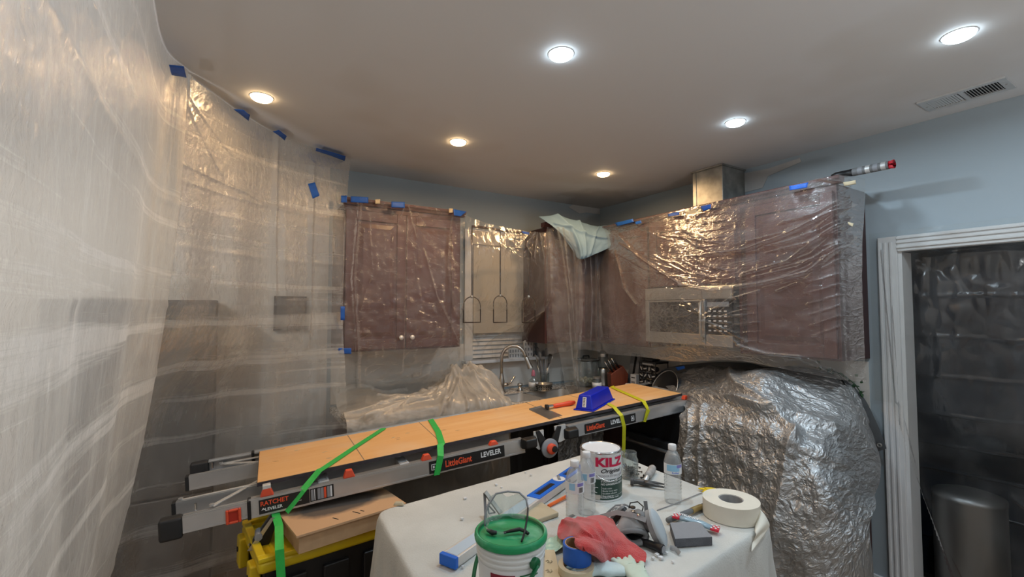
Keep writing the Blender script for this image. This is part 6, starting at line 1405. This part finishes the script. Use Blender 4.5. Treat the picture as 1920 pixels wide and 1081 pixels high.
# red cloth draped over the blue roll
cl = [[(1049, 985, .850), (1062, 976, .862), (1085, 977, .872), (1110, 969, .884), (1130, 967, .884), (1148, 974, .868)],
      [(1047, 1000, .845), (1062, 992, .862), (1086, 990, .905), (1112, 984, .912), (1136, 982, .890), (1158, 993, .860)],
      [(1054, 1012, .846), (1066, 1006, .872), (1082, 1002, .912), (1108, 1001, .914), (1142, 1006, .886), (1172, 1015, .850)],
      [(1076, 1008, .910), (1084, 1012, .912), (1100, 1016, .914), (1126, 1022, .884), (1156, 1024, .862), (1196, 1030, .838)],
      [(1079, 1020, .908), (1090, 1025, .909), (1112, 1031, .900), (1136, 1040, .856), (1166, 1040, .846), (1210, 1040, .832)],
      [(1088, 1024, .906), (1102, 1031, .904), (1122, 1042, .868), (1142, 1058, .826), (1172, 1056, .828), (1210, 1056, .824)]]
P = surf([[tuple(onz(*p)) for p in r_] for r_ in cl], 130, 120); U, V = arc_uv(P)
h = .010 * (ridged(U * 9 - 6 * V, V * 5 + 3 * U, 141) - .4) + .004 * (ridged(U * 22, V * 16, 142) - .5) + folds(U, V, [(.010, .010, [(.02, .02), (.09, .08), (.13, .17)]), (.010, .010, [(.09, 0), (.15, .07), (.19, .15)])])
sheet('red_cloth', disp(P, h + .004), M['red_cloth'], thick=.003, label='crumpled red shop cloth lying over the blue tape roll and respirator strap', cat='cloth')
# blue tape roll standing on the tan roll
tz0 = .852
r0 = onz(1082, 1017, tz0 + .05)
w2 = .034
bt = empty('blue_tape_roll', (r0.x, r0.y, tz0), label='roll of blue masking tape stacked on a tan roll at the table front', cat='tape roll')
MB().lathe([(.0405, 0), (.0405, .05), (.0345, .05), (.0345, 0), (.0405, 0)], 48, cap=False).build('wound_tape', M['blue_tape'], bt, smooth=True, sharp=40)
MB().lathe([(.0346, .001), (.0346, .0505), (.0325, .0505), (.0325, .001)], 48, cap=False).build('core', M['cardboard'], bt, smooth=True, sharp=40)
r1_ = Vector((r0.x - .014, r0.y - .012, TZ + .001))
tr_ = empty('tan_tape_roll', r1_, label='roll of tan masking tape underneath the blue roll', cat='tape roll')
MB().lathe([(.050, 0), (.050, .0305), (.037, .0305), (.037, 0), (.050, 0)], 48, cap=False).build('wound_tape', M['tan_tape'], tr_, smooth=True, sharp=40)
MB().lathe([(.037, .001), (.037, .030), (.035, .030), (.035, .001)], 48, cap=False).build('core', M['cardboard'], tr_, smooth=True, sharp=40)
q = [T(*p) for p in ((1020, 1092), (1052, 1092), (1040, 1036), (1022, 1036))]
wb = empty('wooden_plaque', q[0], label='pale plaque with raised squiggle marks between bucket and tan roll', cat='plaque')
MB().hexa([p + Vector((0, 0, .0005)) for p in q] + [p + Vector((0, 0, .010)) for p in q]).build('board', M['tan_tape'], wb, world=True, bevel=.001)
for v in (1052, 1070):
    c = T(1030, v, TZ + .012)
    MB().tube([c + gx * x + gy * y for x, y in ((-.010, .004), (-.004, .008), (.0, .002), (-.006, -.004), (.002, -.006), (.008, .002), (.006, .008))], .0012, 6).build('raised_mark', M['foam_tan'], wb, world=True)
P = surf([[tuple(onz(*p)) for p in r_] for r_ in ([(1022, 1012, .822), (1050, 1004, .826), (1066, 998, .83)], [(1020, 1030, .822), (1048, 1024, .828), (1064, 1012, .835)], [(1019, 1042, .822), (1044, 1034, .826), (1058, 1026, .832)])], 40, 30); U, V = arc_uv(P)
sheet('green_bag', disp(P, .006 * crumple(U, V, .03, 151) + .002), pbr('pale_green_bag', (.42, .62, .50), .25), label='scrap of pale green plastic bag between bucket and blue tape roll', cat='bag')

# work gloves at the very front
def glove(name, base, ang, mat, label, size=1.0, curl=0.0):
    t = empty(name, base, (0, 0, ang), label, 'glove', 'pale work gloves')
    me = bpy.data.meshes.new('glove_body'); bm = bmesh.new(); sk = bm.verts.layers.skin.verify()
    def chain(pts, root=None):
        prev = root
        for (x, y, z, rx, rz_) in pts:
            v = bm.verts.new((x * size, y * size, z * size)); v[sk].radius = (rx * size, rz_ * size)
            if prev: bm.edges.new((prev, v))
            prev = v
        return prev
    r_ = bm.verts.new((0, 0, .022 * size)); r_[sk].radius = (.036 * size, .016 * size); r_[sk].use_root = True
    chain([(-.05, 0, .020, .034, .016), (-.10, .004, .018, .036, .016)], r_)
    k = chain([(.045, .0, .022, .036, .014)], r_)
    for y, l_, c_ in ((-.030, .055, 0), (-.010, .072, .004), (.011, .068, .003), (.031, .050, 0)):
        chain([(.062, y, .022, .0115, .010), (.062 + l_ * .55, y * 1.25, .026 - c_ - curl, .011, .010), (.062 + l_, y * 1.4, .012, .0105, .009)], k)
    chain([(.015, -.046, .020, .013, .011), (.045, -.064, .015, .011, .010)], r_)
    bm.to_mesh(me); bm.free()
    o = link('glove_body', me, mat, t, smooth=False)
    s = o.modifiers.new('skin', 'SKIN'); s.use_smooth_shade = True
    o.modifiers.new('sub', 'SUBSURF').levels = 2; o.modifiers['sub'].render_levels = 2
    d_ = o.modifiers.new('disp', 'DISPLACE'); tx = bpy.data.textures.new('glove_wrinkle', 'CLOUDS'); tx.noise_scale = .02; d_.texture = tx; d_.strength = .006
    return t
glove('work_glove', T(1128, 1078, TZ), R(150), M['glove'], 'pale blue rubber glove lying in front of the blue tape roll', .8)
glove('work_glove', T(1186, 1080, TZ), R(75), M['glove_green'], 'pale green glove at the front edge in front of the red cloth', .8)

# respirator
ro = T(1190, 1012, TZ); rx, ry = gx, gy
def Q(x, y, z): return ro + rx * x + ry * y + Vector((0, 0, z))
re_ = empty('respirator', ro, label='dusty grey half-mask respirator with pale round filter on the table', cat='respirator')
def blob(name, rows, mat, nu=36, nv=24, rough=.003, seed=0):
    P = surf([[tuple(Q(*p)) for p in r_] for r_ in rows], nu, nv); U, V = arc_uv(P)
    return sheet(name, disp(P, rough * ridged(U * 30, V * 30, seed)), mat, parent=re_, thick=.003)
def loop(cx, cy, cz, rx_, rz_, ycurve, n=14, a0=0):
    return [(cx + rx_ * math.cos(t), cy + ycurve * math.cos(2 * t), cz + rz_ * math.sin(t)) for t in np.linspace(a0, a0 + 2 * math.pi, n)]
blob('facepiece', [loop(-.015, -.035, .030, .052, .026, .004), loop(-.012, -.02, .040, .050, .034, .004), loop(-.005, .01, .052, .040, .036, 0), loop(.0, .035, .060, .028, .028, 0), loop(.0, .048, .062, .012, .014, 0)], M['mask_dusty'], 44, 26, .002, 161)
blob('face_seal', [loop(-.016, -.036, .030, .053, .027, .004), loop(-.016, -.044, .030, .050, .026, .004), loop(-.016, -.046, .030, .040, .018, .004), loop(-.014, -.036, .032, .034, .014, .003)], M['mask_grey'], 44, 14, .001, 162)
MB().tube([Q(-.005, .02, .072), Q(.010, .0, .088), Q(.022, -.018, .086), Q(.032, -.03, .070)], [.010, .018, .018, .010], 14, flat=.6).build('center_housing', M['mask_grey'], re_, smooth=True, world=True)
for p, r in (((-.006, -.012, .095), .006), ((.006, -.030, .092), .006), ((-.002, .012, .098), .009)):
    MB().lathe([(r, 0), (r, .004), (0, .005)], 14, c=Q(*p)).build('button', M['chrome'] if r < .008 else M['black'], re_, smooth=True, sharp=50, world=True)
def pod(c, nrm, r, h, mat, edge, names):
    Mx = frame_mat(Q(*c), Vector((0, 0, 1)).cross(Vector(nrm)) if abs(Vector(nrm).normalized().z) < .95 else gx, Vector(nrm).cross(Vector((0, 0, 1)).cross(Vector(nrm))))
    sx = Matrix.Diagonal((.78, 1.25, 1, 1))
    MB().lathe([(r * .86, 0), (r, .004), (r, h * .6), (r * .97, h * .62)], 36, M=Mx @ sx).build(names[0], edge, re_, smooth=True, sharp=45, world=True)
    MB().lathe([(r * 1.02, h * .62), (r * 1.02, h * .85), (r * .9, h), (r * .5, h * 1.05), (0, h * 1.06)], 36, cap=False, M=Mx @ sx).build(names[1], mat, re_, smooth=True, sharp=50, world=True)
nf = (rx * .80 - ry * .45 + Vector((0, 0, .42)))
pod((.050, -.020, .046), nf, .045, .030, M['filter_pale'], M['mask_dusty'], ('cartridge', 'filter_cover'))
nb = (-rx * .55 + ry * .55 + Vector((0, 0, .6)))
pod((-.030, .052, .045), nb, .032, .026, M['mask_grey'], M['black'], ('cartridge', 'filter_cover'))
MB().tube([Q(.036, -.012, .052), Q(.052, -.022, .060)], [.020, .024], 16).build('filter_socket', M['mask_grey'], re_, smooth=True, world=True)
for k in range(3):
    MB().tube([Q(-.055 + .010 * k, .078 - .002 * k, .062 + .003 * k), Q(-.045 + .010 * k, .066, .078 + .003 * k), Q(-.030 + .010 * k, .050, .082)], .0022, 6).build('cartridge_rib', M['chrome'] if k == 1 else M['label_white'], re_, smooth=True, world=True)
MB().ribbon([Q(-.125, .035, .022), Q(-.10, .045, .055), Q(-.055, .015, .082), Q(-.01, -.025, .090), Q(.025, -.045, .084)], .015, Vector((0, 0, 1)) + gy * .6, .0012).build('head_strap', M['strap_grey'], re_, world=True)
MB().ribbon([Q(-.115, .03, .004), Q(-.123, .04, .020), Q(-.118, .05, .034), Q(-.10, .055, .041)], .012, gy, .001).build('head_strap', M['strap_grey'], re_, world=True)
MB().tube([Q(-.095, .075, .020), Q(-.07, .088, .050), Q(-.04, .092, .072), Q(-.01, .086, .078), Q(.012, .07, .072)], .0045, 8, flat=.5).build('yoke', M['mask_grey'], re_, smooth=True, world=True)
MB().tube([Q(-.005, .06, .066), Q(.006, .075, .088), Q(.03, .07, .094), Q(.042, .045, .088), Q(.03, .02, .08)], .0022, 8).build('wire_clip', M['black'], re_, smooth=True, world=True)
MB().ribbon([Q(.044, .02, .062), Q(.046, .024, .085), Q(.045, .03, .112)], .012, gx, .0014).build('strap_buckle', M['mask_grey'], re_, world=True)
a, b = T(1200, 1012, TZ + .014), T(1244, 1030, TZ + .014); d = (b - a).normalized()
fl_ = empty('flashlight', a, label='short black flashlight under the respirator filter', cat='flashlight')
MB().tube([a - d * .05, a, b - d * .022, b - d * .018, b - d * .002, b], [.011, .012, .012, .0145, .0145, .012], 18).build('barrel', M['black'], fl_, smooth=True, sharp=50, world=True)
MB().lathe([(.011, 0), (.011, .0015), (0, .002)], 18, M=frame_mat(b, Vector((0, 0, 1)).cross(d), d.cross(Vector((0, 0, 1)).cross(d)))).build('lens', M['grey_ink'], fl_, world=True)
a = T(1256, 1026, TZ + .004)
tag(MB().ribbon([a, a + gx * .012 - gy * .016 + Vector((0, 0, .004)), a + gx * .018 - gy * .036], .014, gx * .5 + Vector((0, 0, .8)), .001).build('foil_scrap', M['alu']), 'small scrap of silver foil beside the sanding block', 'scrap')
# plaster crumbs scattered on the cloth
cpos = [(1232, 1040), (1262, 1053), (1240, 1046), (1250, 1036), (868, 1062), (930, 908), (872, 934), (940, 913), (985, 885), (995, 890), (866, 972), (1290, 1020), (1225, 1046), (1300, 900)]
for k, (u, v) in enumerate(cpos):
    p = T(u, v, TZ + .002); rr = random.Random(k); s = rr.uniform(.003, .006)
    o = MB().hexa([Vector((a * s * rr.uniform(.7, 1.3), b * s * rr.uniform(.6, 1.2), z * s * .5)) for z in (-1, 1) for a, b in ((-1, -1), (1, -1), (1, 1), (-1, 1))]).build('plaster_crumb', M['trim']); o.location = p + Vector((0, 0, s * .3))
    tag(o, 'tiny white plaster crumb on the drop cloth ' + ('in front of the respirator' if v > 1015 and u > 1100 else 'near the bucket and level' if v > 890 and u < 1000 else 'far behind the pail and tools'), 'crumb', 'plaster crumbs ' + ('by the respirator' if v > 1015 and u > 1100 else 'by the bucket' if v > 890 and u < 1000 else 'far back'))
pw_ = T(748, 946); tag(MB().hexa([pw_ + gx * x + gy * y + Vector((0, 0, z)) for z, sc2 in ((.0, 1), (.012, .7)) for x, y in ((-.022 * sc2, -.010 * sc2), (.022 * sc2, -.012 * sc2), (.02 * sc2, .010 * sc2), (-.02 * sc2, .012 * sc2))]).build('putty_lump', M['foam_tan'], bevel=.004), 'pale putty lump at the table corner touching the cardboard box', 'lump')
